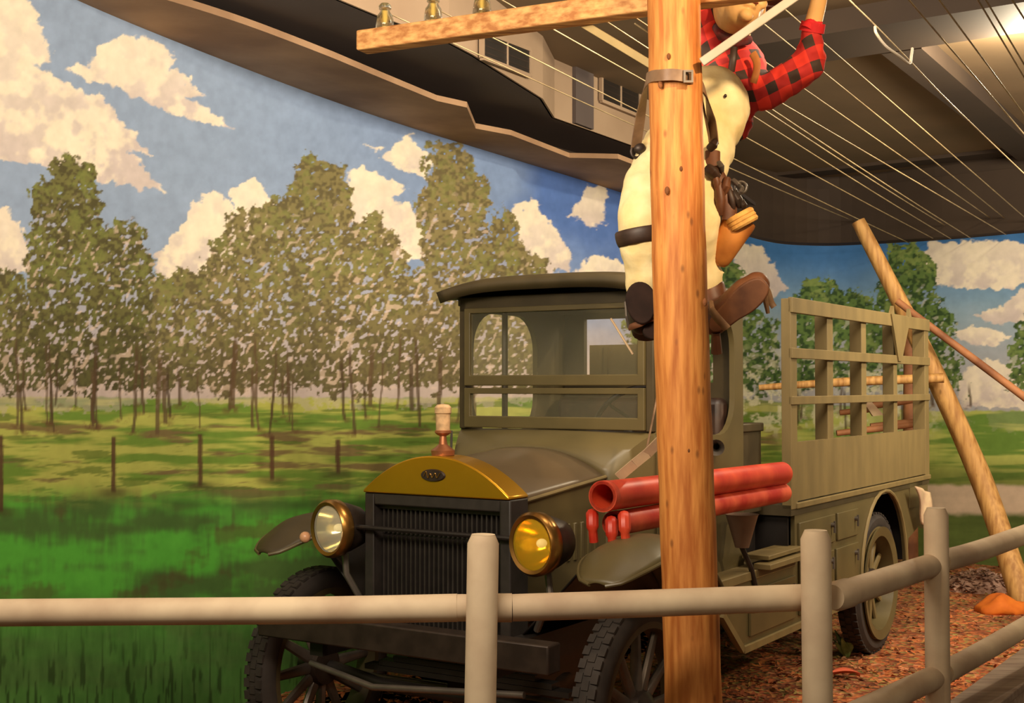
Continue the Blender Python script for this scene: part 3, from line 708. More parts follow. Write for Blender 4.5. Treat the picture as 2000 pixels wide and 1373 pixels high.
# radiator
W = .325
def arch(w, z0, z1, crown, n=16):
    """closed profile, flat sides up to z1, then a dome"""
    p = [(XC - w, z0), (XC - w, z1)]
    for i in range(1, n): 
        t = i / n; x = -w + 2 * w * t; p.append((XC + x, z1 + crown * (1 - abs(2 * t - 1) ** 2.1)))
    p += [(XC + w, z1), (XC + w, z0)]
    return p
g = MB(); g.prism([p for p in arch(W, 1.115, 1.125, .135, 24)], 'y', -2.06, -1.93); sh = g.build('radiator_shell', M_BRASS, TRK, bevel=.012)
g = MB(); g.box((XC - W, -2.05, .62), (XC - W + .045, -1.93, 1.115)); g.box((XC + W - .045, -2.05, .62), (XC + W, -1.93, 1.115))
g.box((XC - W + .045, -2.05, 1.07), (XC + W - .045, -1.93, 1.115)); g.box((XC - W, -2.04, .58), (XC + W, -1.94, .63)); g.build('radiator_frame', M_RADB, TRK, bevel=.006)
g = MB(); g.box((XC - W + .045, -1.99, .62), (XC + W - .045, -1.94, 1.075)); core = g.build('radiator_core', M_VENTD, TRK)
for (za, zb, nm) in ((.62, .955, 34), (.965, 1.055, 34)):
    for k in range(26):
        x = XC - W + .062 + k * (2 * W - .124) / 25
        f = MB(); f.box((x - .0035, -2.012, za), (x + .0035, -1.985, zb)); f.build('fin', M_RADB, core, smooth=0)
g = MB(); g.box((XC - W + .045, -2.02, 1.055), (XC + W - .045, -1.985, 1.068)); g.build('grille_bar', M_RADB, core, smooth=0)
# oval emblem on the brass
em = MB(); em.lathe([(0, -.006), (.9, -.006), (1, 0), (0, 0)], (0, 0, 0), 'y', 32)
em.v = [(XC + v[0] * .055, -2.061 + v[1], 1.19 + v[2] * .023) for v in em.v]
e_ = em.build('emblem', M_DARKMET, sh)
sc_ = MB(); sc_.tube(smooth_path([(XC - .036, -2.069, 1.186), (XC - .026, -2.069, 1.203), (XC - .018, -2.069, 1.18), (XC - .008, -2.069, 1.196), (XC + .002, -2.069, 1.182), (XC + .014, -2.069, 1.198), (XC + .022, -2.069, 1.182), (XC + .036, -2.069, 1.2)], 5), .0022, 6)
sc_.build('emblem_script', M_BRASSD, e_)
g = MB(); g.lathe([(0, 0), (.042, 0), (.044, .018), (.03, .028), (.016, .04), (.012, .07), (.022, .075), (.03, .082), (.03, .09), (.02, .094)], (XC, -2.0, 1.26), 'z', 24); g.build('radiator_cap', mat('copper_cap', (196, 128, 88), .35, metal=.7, var=.3), TRK)
g = MB(); g.lathe([(0, 0), (.026, 0), (.027, .06), (.031, .064), (.031, .085), (.022, .095), (0, .098)], (XC, -2.0, 1.35), 'z', 20); g.build('temperature_gauge', mat('gauge_glass', (214, 176, 132), .3, var=.35, scale=40), TRK)

# hood
def hood_sec(t):
    y = -1.94 + t * (-1.42 + 1.94); w = .305 + .05 * t; zh = 1.10 + .06 * t; cr = .135 - .03 * t
    return y, w, zh, cr
def hood_top(a, b):
    y, w, zh, cr = hood_sec(a); x = -1 + 2 * b
    return (XC + x * w, y, zh + cr * (1 - abs(x) ** 2.3))
g = MB(); g.grid(hood_top, 10, 28); g.build('hood_top', M_HOOD, TRK, smooth=180, solid=.006)
for s in (-1, 1):
    g = MB(); vs = []
    for t in (0, 1):
        y, w, zh, cr = hood_sec(t); vs += [(XC + s * w, y, zh), (XC + s * (w + .004), y, .70)]
    g.add(vs, [(0, 1, 3, 2)]); hs = g.build('hood_side', M_OLIVE, TRK, smooth=0, solid=.006)
    g = MB(); y0, w0, z0, _ = hood_sec(0); y1, w1, z1, _ = hood_sec(1); g.tube([(XC + s * (w0 + .004), y0, z0), (XC + s * (w1 + .006), y1, z1)], .008, 8); g.build('hinge', M_OLIVE_L, hs)
    for k in range(9):
        y = -1.86 + k * .045; t = (y + 1.94) / .52; w = .309 + .05 * t
        f = MB(); f.box((XC + s * w - .002 if s > 0 else XC - w - .008, y, .86), (XC + s * w + .008 if s > 0 else XC - w + .002, y + .02, 1.0)); f.build('louvre', M_OLIVE, hs, bevel=.003)
# cowl: flares from the hood to the cab
def cowl(a, b):
    y, w, zh, cr = hood_sec(1); y2 = -1.2; w2 = .47; x = -1 + 2 * b; e = a ** .8
    ww = w * (1 - e) + w2 * e
    zt0 = zh + cr * (1 - abs(x) ** 2.3); zt1 = 1.33 - .004 * x * x
    return (XC + x * ww, y + (y2 - y) * a, zt0 * (1 - e) + zt1 * e + .012 * math.sin(PI * a))
g = MB(); g.grid(cowl, 12, 28)
for s in (0, 1):
    def side(a, b, s=s):
        p = cowl(a, s); return (p[0], p[1], p[2] * (1 - b) + .68 * b)
    g.grid(side, 12, 6)
g.build('cowl', M_OLIVE, TRK, smooth=60, solid=.006)

# cab
x0, x1 = XC - .47, XC + .47
# front pillars and windscreen
wf = MB()
for x in (x0, x1 - .035): wf.box((x, -1.22, 1.33), (x + .035, -1.17, 1.88))
wf.box((x0, -1.22, 1.835), (x1, -1.17, 1.90)); ws = wf.build('windscreen_frame', M_OLIVE_D, TRK, bevel=.004)
for (za, zb, nm) in ((1.515, 1.85, 'upper_sash'), (1.335, 1.505, 'lower_sash')):
    o_ = [(x0 + .035, za), (x1 - .035, za), (x1 - .035, zb), (x0 + .035, zb)]; b0, b1 = (.045, .022) if za > 1.5 else (.05, .025)
    i_ = [(x0 + .065, za + b0), (x1 - .065, za + b0), (x1 - .065, zb - b1), (x0 + .065, zb - b1)]
    g = MB(); g.ring_prism(o_, i_, 'y', -1.235, -1.21); s_ = g.build(nm, M_OLIVE, ws, smooth=0, bevel=.003)
    g = MB(); g.box((x0 + .06, -1.225, za + b0 - .005), (x1 - .06, -1.221, zb - b1 + .005)); g.build('glass_pane', M_PANE, ws, smooth=0)
# roof with a front visor
def roof(a, b):
    y = -1.33 + a * (1.33 - .27); x = -1 + 2 * b; e = max(0, 1 - a * 8)
    return (XC + x * .505, y, 1.915 + .045 * (1 - abs(x) ** 3.6) - .022 * e * e)
g = MB(); g.grid(roof, 16, 26); g.build('roof', M_OLIVE_D, TRK, smooth=180, solid=.05)
g = MB(); g.box((XC - .50, -1.19, 1.865), (XC + .50, -.30, 1.905)); g.build('roof_rail', M_OLIVE_D, TRK, bevel=.004)
# sides with a rounded door opening
def side_panel(x, th, yb, name):
    outer = [(-1.2, .68), (-.31, .68), (-.31, 1.88), (-1.2, 1.88)]
    a, b_, r = -1.14, yb, .16; lo, hi = 1.30, 1.84
    inn = []
    def cor(cx, cz, a0):
        for i in range(7): t = a0 + i * PI / 12; inn.append((cx + math.cos(t) * r, cz + math.sin(t) * r))
    cor(a + r, lo + r, PI); cor(b_ - r, lo + r, 1.5 * PI); cor(b_ - r, hi - r, 0); cor(a + r, hi - r, .5 * PI)
    oc = [(-1.2, .68), (-.31, .68), (-.31, 1.88), (-1.2, 1.88)]; out_ = []
    segs = [((-1.2, 1.3), (-1.2, .68), (-1.0, .68)), ((-.6, .68), (-.31, .68), (-.31, 1.3)), ((-.31, 1.6), (-.31, 1.88), (-.6, 1.88)), ((-1.0, 1.88), (-1.2, 1.88), (-1.2, 1.6))]
    for A, B, C_ in segs:
        for i in range(7):
            t = i / 6
            out_.append((A[0] + (B[0] - A[0]) * t * 2, A[1] + (B[1] - A[1]) * t * 2) if t <= .5 else (B[0] + (C_[0] - B[0]) * (t - .5) * 2, B[1] + (C_[1] - B[1]) * (t - .5) * 2))
    g = MB(); g.ring_prism(out_, inn, 'x', x, x + th); return g.build(name, M_OLIVE, TRK, smooth=30)
side_panel(x1 - .02, .025, -.41, 'cab_side')
side_panel(x0 - .005, .025, -.60, 'cab_side')
g = MB(); g.ring_prism([(x0, .68), (x1, .68), (x1, 1.88), (x0, 1.88)], [(XC - .34, 1.53), (XC + .34, 1.53), (XC + .34, 1.84), (XC - .34, 1.84)], 'y', -.34, -.31); g.build('cab_back', M_OLIVE_D, TRK, smooth=0)
g = MB(); g.tube([(x0 + .03, -.9, 1.3), (x0 + .03, -.9, 1.86)], .014, 8); g.build('door_post', M_OLIVE_D, TRK)
g = MB(); g.box((x0 + .04, -.85, .95), (x1 - .04, -.4, 1.12)); g.box((x0 + .04, -.46, 1.1), (x1 - .04, -.36, 1.46)); g.build('seat', M_LEATHD, TRK, bevel=.03)
g = MB(); g.box((x0, -1.2, .66), (x1, -.32, .70)); g.build('cab_floor', M_BLACK, TRK)
cxs = XC + .20
g = MB(); ring = [Vector((cxs + math.cos(t) * .19, -.86 + math.sin(t) * .11, 1.36 + math.sin(t) * .15)) for t in [2 * PI * i / 28 for i in range(28)]]
g.tube(ring, .012, 8, closed=True)
for t in (.5, 2.6, 4.7): g.tube([(cxs, -.86, 1.36), (cxs + math.cos(t) * .19, -.86 + math.sin(t) * .11, 1.36 + math.sin(t) * .15)], .008, 6)
g.build('steering_wheel', M_BLACK, TRK)
g = MB(); g.tube([(cxs, -.86, 1.36), (cxs, -1.3, 1.05)], .018, 8); g.build('steering_column', M_BLACK, TRK)
# thin upright rod at the far front corner of the cab, horn at the near side
g = MB(); g.tube([(x0 - .02, -1.26, 1.02), (x0 - .02, -1.25, 1.32)], .006, 6); g.build('side_rod', M_STEEL, TRK)
g = MB(); g.lathe([(.035, 0), (.02, .03), (.012, .08), (.02, .10), (.02, .15), (0, .155)], (0, 0, 0), 'y', 20, M=Matrix.Translation((x1 + .05, -.72, 1.25)) @ Matrix.Rotation(.4, 4, 'Z')); g.build('horn', M_STEEL, TRK)

# headlights
hl_spec = ((XC - .45, 'clear'), (XC + .45, 'amber'))
for x, kind in hl_spec:
    yaw = Matrix.Rotation(-.22, 4, 'Z')
    M = Matrix.Translation((x, -2.10, .975)) @ yaw
    g = MB(); g.lathe([(.0, .17), (.04, .165), (.075, .13), (.094, .07), (.102, .02), (.104, 0), (.096, 0), (.092, .03), (.06, .11), (0, .14)], (0, 0, 0), 'y', 36, M=M)
    h_ = g.build('headlight', M_DARKMET, TRK, smooth=60)
    g = MB(); g.lathe([(.088, -.012), (.1, -.018), (.11, -.006), (.108, .03), (.102, .035), (.1, .0)], (0, 0, 0), 'y', 40, M=M, closed=True); g.build('lamp_rim', M_BRASSD, h_, smooth=60)
    g = MB(); g.lathe([(.088, .0), (.07, .05), (.045, .085), (.015, .1), (0, .1)], (0, 0, 0), 'y', 36, M=M)
    g.build('reflector', M_CHROME if kind == 'clear' else mat('amber_reflector', (236, 184, 44), .16, metal=1.0, col2=(200, 130, 20), scale=24), h_, smooth=60)
    g = MB(); g.ell((0, 0, 0), (.016, .022, .016), seg=14, rings=8); g.v = [tuple(M @ (Vector(v) + Vector((0, .04, 0)))) for v in g.v]
    g.build('bulb', mat('lamp_bulb', (255, 236, 170), .15, emit=((255, 220, 140), .5)), h_)
    g = MB(); g.lathe([(0, -.022), (.04, -.02), (.075, -.014), (.09, -.008), (.09, -.004), (0, -.012)], (0, 0, 0), 'y', 36, M=M)
    l_ = g.build('lens', M_LENS if kind == 'clear' else M_LENSY, h_, smooth=60)
    g = MB(); g.tube([tuple(M @ Vector((0, .07, -.1))), (x + .03, -2.04, .80), (x + (.08 if x < XC else -.06), -1.98, .66)], .013, 8); g.build('bracket', M_STEEL, h_)
g = MB(); g.ell((XC - .45 - .125, -2.10, .935), (.022, .022, .022), seg=14, rings=8); g.build('side_lamp', mat('pink_lamp', (214, 160, 120), .3, var=.2), TRK)
g = MB(); g.tube([(XC - .36, -2.07, .985), (XC + .36, -2.07, .985)], .009, 8); g.build('lamp_bar', M_BLACK, TRK)

# front fenders: a crowned strip swept over the wheel and down to the running board
def fender(cx, s):
    prof = []
    for i in range(11):
        a = math.radians(120 - i * (120 - 38) / 10); prof.append((-1.85 + math.cos(a) * (.64 if math.cos(a) < 0 else .54), .40 + math.sin(a) * .56))
    prof += [(-1.32, .70), (-1.20, .675), (-1.05, .665)]
    P = smooth_path([(0, a, b) for a, b in prof], 3)
    def fn(a, b):
        k = a * (len(P) - 1); i = min(int(k), len(P) - 2); p = P[i].lerp(P[i + 1], k - i); d = (P[i + 1] - P[i]).normalized(); nrm = Vector((0, -d.z, d.y))
        x = (-1 + 2 * b); hw = (.145 if s > 0 else .12) * math.sqrt(1 - .96 * (max(0, .2 - a) / .2) ** 2)
        q = p + nrm * (.06 * (1 - x * x) * min(1, a / .2 + .15) - .02)
        return (cx + x * hw, q.y, q.z)
    g = MB(); g.grid(fn, 50, 12); f_ = g.build('front_fender', M_OLIVE if s > 0 else M_OLIVE_D, TRK, smooth=180, solid=.006)  # far fender takes the olive with shade in its colour
    for b in (0, 1):
        e = MB(); e.tube([fn(i / 40, b) for i in range(41)], .007, 8); e.build('bead', M_OLIVE, f_)
fender(XC + .73, 1); fender(XC - .73, -1)
for s in (1, -1):
    def shade_sheet(a, b, s=s):
        t = math.radians(106 - a * 68); yo = -1.85 + math.cos(t) * .52; zo = .40 + math.sin(t) * .55
        return (XC + s * (.34 + .27 * b), yo, .64 * (1 - b) + (zo - .005) * b)
    g = MB(); g.grid(shade_sheet, 16, 6); g.build('fender_shade_sheet', M_BLACK, TRK, smooth=180, solid=.005)  # added dark sheet standing in for the shade under the fender
    lx = -.21 if s > 0 else 2 * XC + .21
    g = MB(); g.box((lx - .006, 1.0, .42), (lx + .006, 2.0, .93)); g.build('arch_shade_plate', M_BLACK, TRK, smooth=0)  # added black plate that gives the wheel arch its shade
g = MB(); g.box((2 * XC + .03, 1.99, .47), (-.025, 2.0, .90)); g.build('arch_shade_board', M_BLACK, TRK, smooth=0)  # black board added across the truck so the arch opening reads as shade
g = MB(); g.box((2 * XC + .03, .03, .60), (-.03, .05, .90)); g.build('underbed_shade_plate', M_BLACK, TRK, smooth=0)  # added black plate, stands for the shade under the bed
# running boards and skirts
for s in (1, -1):
    xa, xb = (XC + .36, .0) if s > 0 else (2 * XC, XC - .36)
    g = MB(); g.box((min(xa, xb), -1.05, .66), (max(xa, xb), .06, .70)); g.build('running_board', M_OLIVE_L, TRK, bevel=.004)
    xo = -.005 if s > 0 else 2 * XC + .005
    arc_ = [(1.5 + math.cos(t) * .44, .44 + math.sin(t) * .48) for t in [PI - i * PI / 16 for i in range(17)]]
    poly = [(-.84, .66), (-.82, .55), (-.60, .37), (1.06, .37)] + arc_ + [(1.94, .37), (2.0, .60), (2.44, .70), (2.44, .94), (.06, .94), (.06, .66)]
    g = MB(); g.prism(poly, 'x', xo - .02, xo); sk = g.build('side_skirt', M_OLIVE, TRK, smooth=0)
    tr_ = MB(); tr_.beam((xo + .006 * s, -.60, .375), (xo + .006 * s, 1.06, .375), .022, .028); tr_.beam((xo + .006 * s, -.82, .56), (xo + .006 * s, -.60, .375), .02, .028)
    tr_.build('skirt_edge', M_OLIVE_L, sk, smooth=0)
    for (ya, yb, za, zb) in ((.10, .62, .72, .86), (.66, 1.0, .72, .86), (.10, .60, .42, .68), (.64, 1.0, .42, .68), (-.52, .04, .42, .62)):
        d_ = MB(); d_.box((min(xo, xo + .012 * s), ya, za), (max(xo, xo + .012 * s), yb, zb)); dd = d_.build('locker_door', M_OLIVE, sk, bevel=.003)
        k_ = MB(); k_.tube([(xo + .012 * s, yb - .06, zb - .05), (xo + .03 * s, yb - .06, zb - .05)], .012, 10); k_.beam((xo + .028 * s, yb - .06, zb - .03), (xo + .028 * s, yb - .06, zb - .09), .01, .01, up=(0, 1, 0)); k_.build('latch', M_STEEL, dd)
    e = MB(); e.tube([(xo + .004 * s, p[0], p[1]) for p in arc_], .012, 8); e.build('arch_bead', M_OLIVE_L, sk)
g = MB(); g.box((-.02, -.42, .70), (.06, .07, .725)); g.box((-.10, -.36, .735), (.03, .07, .755)); g.build('folding_step', M_OLIVE_L, TRK, bevel=.003)
g = MB(); g.lathe([(.0, -.07), (.03, -.07), (.07, .07), (.075, .075), (.06, .07), (.0, .06)], (-.02, -.55, .88), 'z', 20); g.build('filler_funnel', mat('funnel_paint', (118, 92, 74), .5, var=.2), TRK)
g = MB(); g.tube([(-.02, -.56, .82), (.0, -.50, .72), (.01, -.44, .58)], .012, 8); g.build('side_brace', M_DARKMET, TRK)

# bed, racks
g = MB(); g.box((2 * XC, .0, .90), (0, 2.46, .95)); g.build('bed_floor', M_OLIVE_D, TRK)
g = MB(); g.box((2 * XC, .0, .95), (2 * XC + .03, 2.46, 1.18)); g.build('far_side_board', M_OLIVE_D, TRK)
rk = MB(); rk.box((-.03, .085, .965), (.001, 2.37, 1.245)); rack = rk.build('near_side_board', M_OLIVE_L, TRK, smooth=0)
g = MB(); g.box((-.012, .06, .93), (.012, 2.46, .958)); g.build('lower_moulding', M_OLIVE_L, TRK, smooth=0, bevel=.004)
posts = [(0.0, .085), (.555, .645), (1.12, 1.205), (1.73, 1.80), (2.37, 2.46)]
for i, (ya, yb) in enumerate(posts):
    g = MB(); g.box((-.045 if i == 0 else -.075, ya, .93 if i in (0, 4) else .96), (-.008 if i not in (0, 4) else .003, yb, 1.93)); g.build('rack_post', M_OLIVE_L, TRK, smooth=0, bevel=.003)
for z0_, z1_ in ((1.862, 1.935), (1.645, 1.695), (1.425, 1.465)):
    g = MB(); g.box((-.01, .0, z0_), (.012, 2.46, z1_)); g.build('rack_rail', M_OLIVE_L, TRK, smooth=0, bevel=.003)
g = MB(); g.prism([(1.60, 1.93), (2.0, 1.93), (1.80, 1.66), (1.74, 1.66)], 'x', .006, .02); g.prism([(1.60, 1.93), (1.66, 1.93), (1.64, 1.98)], 'x', .0, .02); g.prism([(1.96, 1.93), (2.02, 1.93), (1.98, 1.98)], 'x', .0, .02); g.build('gusset', M_OLIVE_L, TRK, smooth=0)
g = MB(); g.box((2 * XC + .05, -.29, .92), (-.13, -.04, 1.33)); g.box((2 * XC + .04, -.30, 1.30), (-.12, -.03, 1.34)); g.build('tool_locker', M_OLIVE_D, TRK, bevel=.006)
g = MB(); g.box((2 * XC + .02, .12, .95), (2 * XC + .40, .55, 1.73)); g.box((2 * XC + .11, .108, .97), (2 * XC + .13, .12, 1.72)); cab_ = g.build('bed_cabinet', M_OLIVE_L, TRK, smooth=0)
g = MB(); g.box((2 * XC + .05, -.31, .645), (-.16, -.03, .915)); g.build('underbed_shade_box', M_BLACK, TRK, bevel=.02)  # black box added for the shade between cab and bed
g = MB(); g.box((-.02, 2.02, .78), (.0, 2.30, .93)); g.box((-.05, 2.40, .62), (-.01, 2.46, .93)); g.build('rear_bracket', M_OLIVE, TRK)

# things carried by the truck
TM = Matrix.Translation(TRK.location) @ Matrix.Rotation(-TH, 4, 'Z')
def tw(x, y, z): return TM @ Vector((x, y, z))
def pipe(p, q, r, m, name, lab, holed=True):
    p = Vector(p); q = Vector(q); c_ = (p + q) / 2; root = thing(name, lab, 'pipe', c_, 0, 'red pipes slung along the truck')
    d = (q - p).normalized(); M = Matrix.Translation(p - c_) @ d.to_track_quat('Y', 'Z').to_matrix().to_4x4(); ln = (q - p).length
    g = MB(); g.lathe([(r, 0), (r, ln), (r * .8, ln), (r * .8, 0)], (0, 0, 0), 'y', 28, M=M, closed=True); b = g.build('pipe_body', m, root, smooth=50)
    g = MB(); g.lathe([(r * .8, .0), (r * 1.04, .0), (r * 1.04, .03), (r, .034)], (0, 0, 0), 'y', 28, M=M, closed=True); g.build('end_collar', M_REDW, root, smooth=50)
    return root, M
pipe(tw(.05, -1.95, 1.135), tw(.05, -.25, 1.118), .052, M_RED, 'red_pipe', 'upper red pipe with an open dark end beside the hood')
r2_, M2 = pipe(tw(.055, -1.88, 1.035), tw(.05, -.24, 1.030), .043, M_REDW, 'red_pipe', 'lower red pipe with a clawed front end below the other red pipe')
cl_ = MB()
for (dx, a, sg) in ((-.075, 0, 1), (.0, .3, 1), (.05, -.2, 1)):
    p0 = tw(.055 + dx, -1.90, 1.06 if dx else 1.04) - r2_.location
    cl_.tube(smooth_path([p0, p0 + Vector((0, -.03, .005)), p0 + Vector((.0, -.045, -.035)), p0 + Vector((.005, -.04, -.085))], 5), [.022] * 11 + [.016] * 5, 10)
cl_.build('claw', M_RED, r2_)
# pale canvas strap hanging over the near cowl
s_ = MB(); pth = [at(1292, 858, 4.55), at(1265, 885, 4.6), at(1240, 905, 4.62), at(1208, 932, 4.66)]
for i in range(3): s_.beam(pth[i], pth[i + 1], .035, .010, up=(.3, -1, .2))
tag(s_.build('canvas_strap', M_CLOTH, smooth=0), 'pale canvas strap hanging diagonally over the truck cowl', 'strap')
s_ = MB(); s_.tube([at(1286, 762, 4.72), at(1276, 815, 4.66), at(1262, 882, 4.6)], .004, 6)
tag(s_.build('thin_cord', M_STRAP), 'thin grey cord running down beside the windscreen to the canvas strap', 'cord')
s_ = MB(); cvec = tw(.03, 2.04, .87)
def clothf(a, b):
    p = cvec + TV * (.03 + .012 * math.sin(b * 5 + a * 6)) + TU * (.04 + (a - .5) * .34 * (1 - .6 * b) + .08 * b) + Vector((0, 0, .05 - b * .24 - .06 * a))
    return p
s_.grid(clothf, 12, 12); tag(s_.build('pale_cloth', M_CLOTH, smooth=180, solid=.01), 'pale cloth bundle hanging at the rear corner of the truck bed', 'cloth')

# ================================================================== UTILITY POLE WITH CROSSARM
pt, pb = at(1313, -60, 3.75), at(1353, 1400, 3.75)
dirp = (pt - pb).normalized()
base_ = pb - dirp * (pb.z / dirp.z); topp = pb + dirp * ((CEIL - 0.02 - pb.z) / dirp.z)
POLE = thing('utility_pole', 'thick orange-brown wooden utility pole in front of the truck', 'pole', base_)
g = MB(); n = 40; P_ = []; R_l = []
for i in range(n + 1):
    t = i / n; P_.append((topp - base_) * t + Vector((.003 * math.sin(t * 9), 0, 0))); R_l.append(.0835 - .0085 * t + .0012 * math.sin(i * 2.1))
g.tube(P_, R_l, 36); g.build('pole_shaft', M_POLE, POLE, smooth=60)
for (px, py, s) in ((1290, 165, 1), (1303, 372, 1), (1377, 590, 1), (1306, 110, .8), (1330, 330, .8), (1345, 880, .8)):
    p = at(px, py, 3.674); k = MB(); k.ell(p - base_, (.007 * s, .006, .012 * s), seg=10, rings=6); k.build('knot', mat('knot_wood', (126, 74, 34), .8, var=.4, scale=30), POLE)
def pole_at(z):
    t = (z - base_.z) / (topp.z - base_.z); return base_ + (topp - base_) * t

aL = at(706, 83, 4.34); armd = TV
armc = pole_at(aL.z) + Vector((0, .11, 0))
# the arm passes just behind the pole; keep its measured left end
armd = (armc - aL).normalized(); armd.z = 0; armd.normalize(); armc.z = aL.z; half = (armc - aL).length
aR = armc + armd * half
ARM = thing('crossarm', 'weathered wooden crossarm fixed to the top of the utility pole', 'crossarm', armc)
g = MB(); g.beam(aL - armc, aR - armc, .07, .068); g.build('arm_beam', M_ARM, ARM, smooth=0, bevel=.006)
g = MB(); g.tube([(0, -.2, 0), (0, .05, 0)], .008, 8); g.build('through_bolt', M_DARKMET, ARM)
# glass insulators
def insulator(pos, lab):
    t = thing('glass_insulator', lab, 'insulator', pos, 0, 'glass insulators on the crossarm')
    g = MB(); g.lathe([(.0, .088), (.014, .086), (.021, .078), (.021, .068), (.015, .062), (.019, .054), (.026, .045), (.029, .025), (.031, .006), (.028, .003), (.024, .006), (.020, .03), (.012, .045), (.010, .07), (0, .074)], (0, 0, 0), 'z', 28); g.build('glass_bell', M_INSUL, t, smooth=60)
    g = MB(); g.tube([(0, 0, -.002), (0, 0, .06)], .008, 10); g.build('pin', mat('pale_pin', (224, 202, 140), .5), t)
    return t
ins_pos = []
labs = ['clear glass insulator nearest the left tip of the crossarm', 'middle of the three clear glass insulators left of the pole', 'clear glass insulator closest to the pole on the left half of the crossarm']
for i, px in enumerate((750, 845, 941)):
    # point on the arm seen at this column
    a = (px - 1000) / F; q = Vector((a, 1, 0)); det = armd.x * q.y - armd.y * q.x
    s = (armc.x * q.y - armc.y * q.x) / det * -1; p = armc + armd * s
    p.z = aL.z + .034; ins_pos.append(p.copy()); insulator(p, labs[i])
step = (ins_pos[1] - ins_pos[0]).length

# braces
b1 = at(1132, 42, 4.05); b2 = at(1275, 128, 3.90)
g = MB(); g.beam(b1, b2, .012, .024); tag(g.build('arm_brace', mat('brass_brace', (196, 168, 112), .5, var=.2), smooth=0, bevel=.002), 'yellowish flat brace running from the left half of the crossarm down to the pole', 'brace')
b1 = at(1370, 122, 3.66); b2 = at(1600, -38, 3.60)
g = MB(); g.beam(b1, b2, .010, .026); tag(g.build('arm_brace', M_GREYW, smooth=0, bevel=.003), 'pale grey flat brace crossing the climber, right of the pole', 'brace')

# ================================================================== LINE WIRES
def wire(p, q, lab, sag=.03, r=.0026, grp='thin line wires under the ceiling'):
    p = Vector(p); q = Vector(q); pts = []
    for i in range(25):
        t = i / 24; v = p.lerp(q, t); v.z -= sag * 4 * t * (1 - t) * .5; pts.append(v)
    rr = [r * (1 + .9 * i / 24) for i in range(25)]
    g = MB(); g.tube(pts, rr, 6); return tag(g.build('line_wire', M_WIRE, smooth=180), lab, 'wire', grp)
ENDY = 9.2
W1 = 'thin pale wire running from the left half of the crossarm down to the far right'
for i, (sx, sy, sY, ex, ey) in enumerate(((750, 22, 4.42, 1668, 432), (845, 14, 4.3, 1775, 474), (941, -22, 4.15, 1822, 465))):
    wire(at(sx, sy, sY), at(ex, ey, wall_Y(ex) - .1), ['lowest line wire, tied to the insulator nearest the left arm tip', 'line wire tied to the middle insulator left of the pole', 'line wire tied to the insulator nearest the pole'][i])
for i, (p, q) in enumerate((((1168, 30), (1857, 466)), ((1220, 19), (1895, 464)), ((1483, 205), (1650, 312)))): 
    d = ((q[0] - p[0]), (q[1] - p[1])); s0 = 80 / d[0]
    if i == 2: wire(at(1240, 46, 3.95), at(1846, 440, wall_Y(1846) - .1), 'short pale wire passing behind the climber between two longer wires')
    else: wire(at(p[0] - 80, p[1] - d[1] * s0, 3.9), at(q[0], q[1], wall_Y(q[0]) - .1), ['line wire leaving the crossarm just left of the pole, second from it', 'line wire leaving the crossarm closest to the pole on its left'][i])
def arm_hit(p, d):
    best = None
    for i in range(200):
        q = armc + armd * (half * (.1 + .88 * i / 199)); q.z += .036; x, y = px_of(q.x, q.y, q.z)
        e = abs((x - p[0]) * d[1] - (y - p[1]) * d[0]) / math.hypot(*d)
        if best is None or e < best[0]: best = (e, q)
    return best[1]
rights = [((1514, 194), (1965, 458), 'line wire passing under the raised plaid elbow'),
          ((1472, 105), (1900, 402), 'line wire passing behind the plaid sleeve at chest height'),
          ((1490, 45), (1920, 392), 'line wire emerging beside the chin of the climber'),
          ((1532, 17), (2010, 432), 'line wire passing just below the red cuff'),
          ((1775, 0), (2000, 262), 'line wire at the right, second right of the one with the curled tie'),
          ((1834, 0), (2000, 224), 'line wire crossing the bright ceiling patch, left of the lamp'),
          ((1911, 0), (2000, 150), 'line wire near the right edge, lower one of a close pair'),
          ((1927, 0), (2000, 124), 'line wire near the right edge, upper one of a close pair'),
          ((1978, 0), (2000, 35), 'line wire cutting the top right corner')]
for (p, q, lab) in rights:
    d = (q[0] - p[0], q[1] - p[1]); k = 90.0 / abs(d[1]); s = (p[0] - d[0] * k, p[1] - d[1] * k) if p[1] < 60 else (p[0] - d[0] * .14, p[1] - d[1] * .14)
    kk = max(0, (425.0 - q[1]) / d[1]); e = (q[0] + d[0] * kk, q[1] + d[1] * kk)
    yS = 3.75 if s[1] < 0 else 4.5
    if p == (1514, 194): yS = 4.75
    if p in ((1490, 45), (1472, 105), (1532, 17)): s = (p[0] - d[0] * .10, p[1] - d[1] * .10); yS = 4.95
    S0 = at(s[0], s[1], yS)
    if p[0] > 1700: S0 = arm_hit(p, d)
    wire(S0, at(e[0], e[1], wall_Y(e[0]) - .1), lab, sag=.0)
pts = [at(x, y, 4.6 + (y + 60) * .005) for x, y in ((1600, -62), (1659, 0), (1710, 50), (1780, 122), (1860, 205), (2000, 339), (2080, 415))]
g = MB(); g.tube(smooth_path(pts, 4), .0032, 6); t_ = tag(g.build('line_wire', M_WIRE, smooth=180), 'line wire with a curled pale tie hanging from it', 'wire', 'thin line wires under the ceiling')
g = MB(); g.tube(smooth_path([at(1709, 52, 5.15), at(1712, 66, 5.14), at(1730, 90, 5.2), at(1757, 110, 5.3), at(1776, 124, 5.4), at(1780, 108, 5.42), at(1782, 94, 5.43)], 5), .006, 8); g.build('wire_tie', M_GREYW, t_)

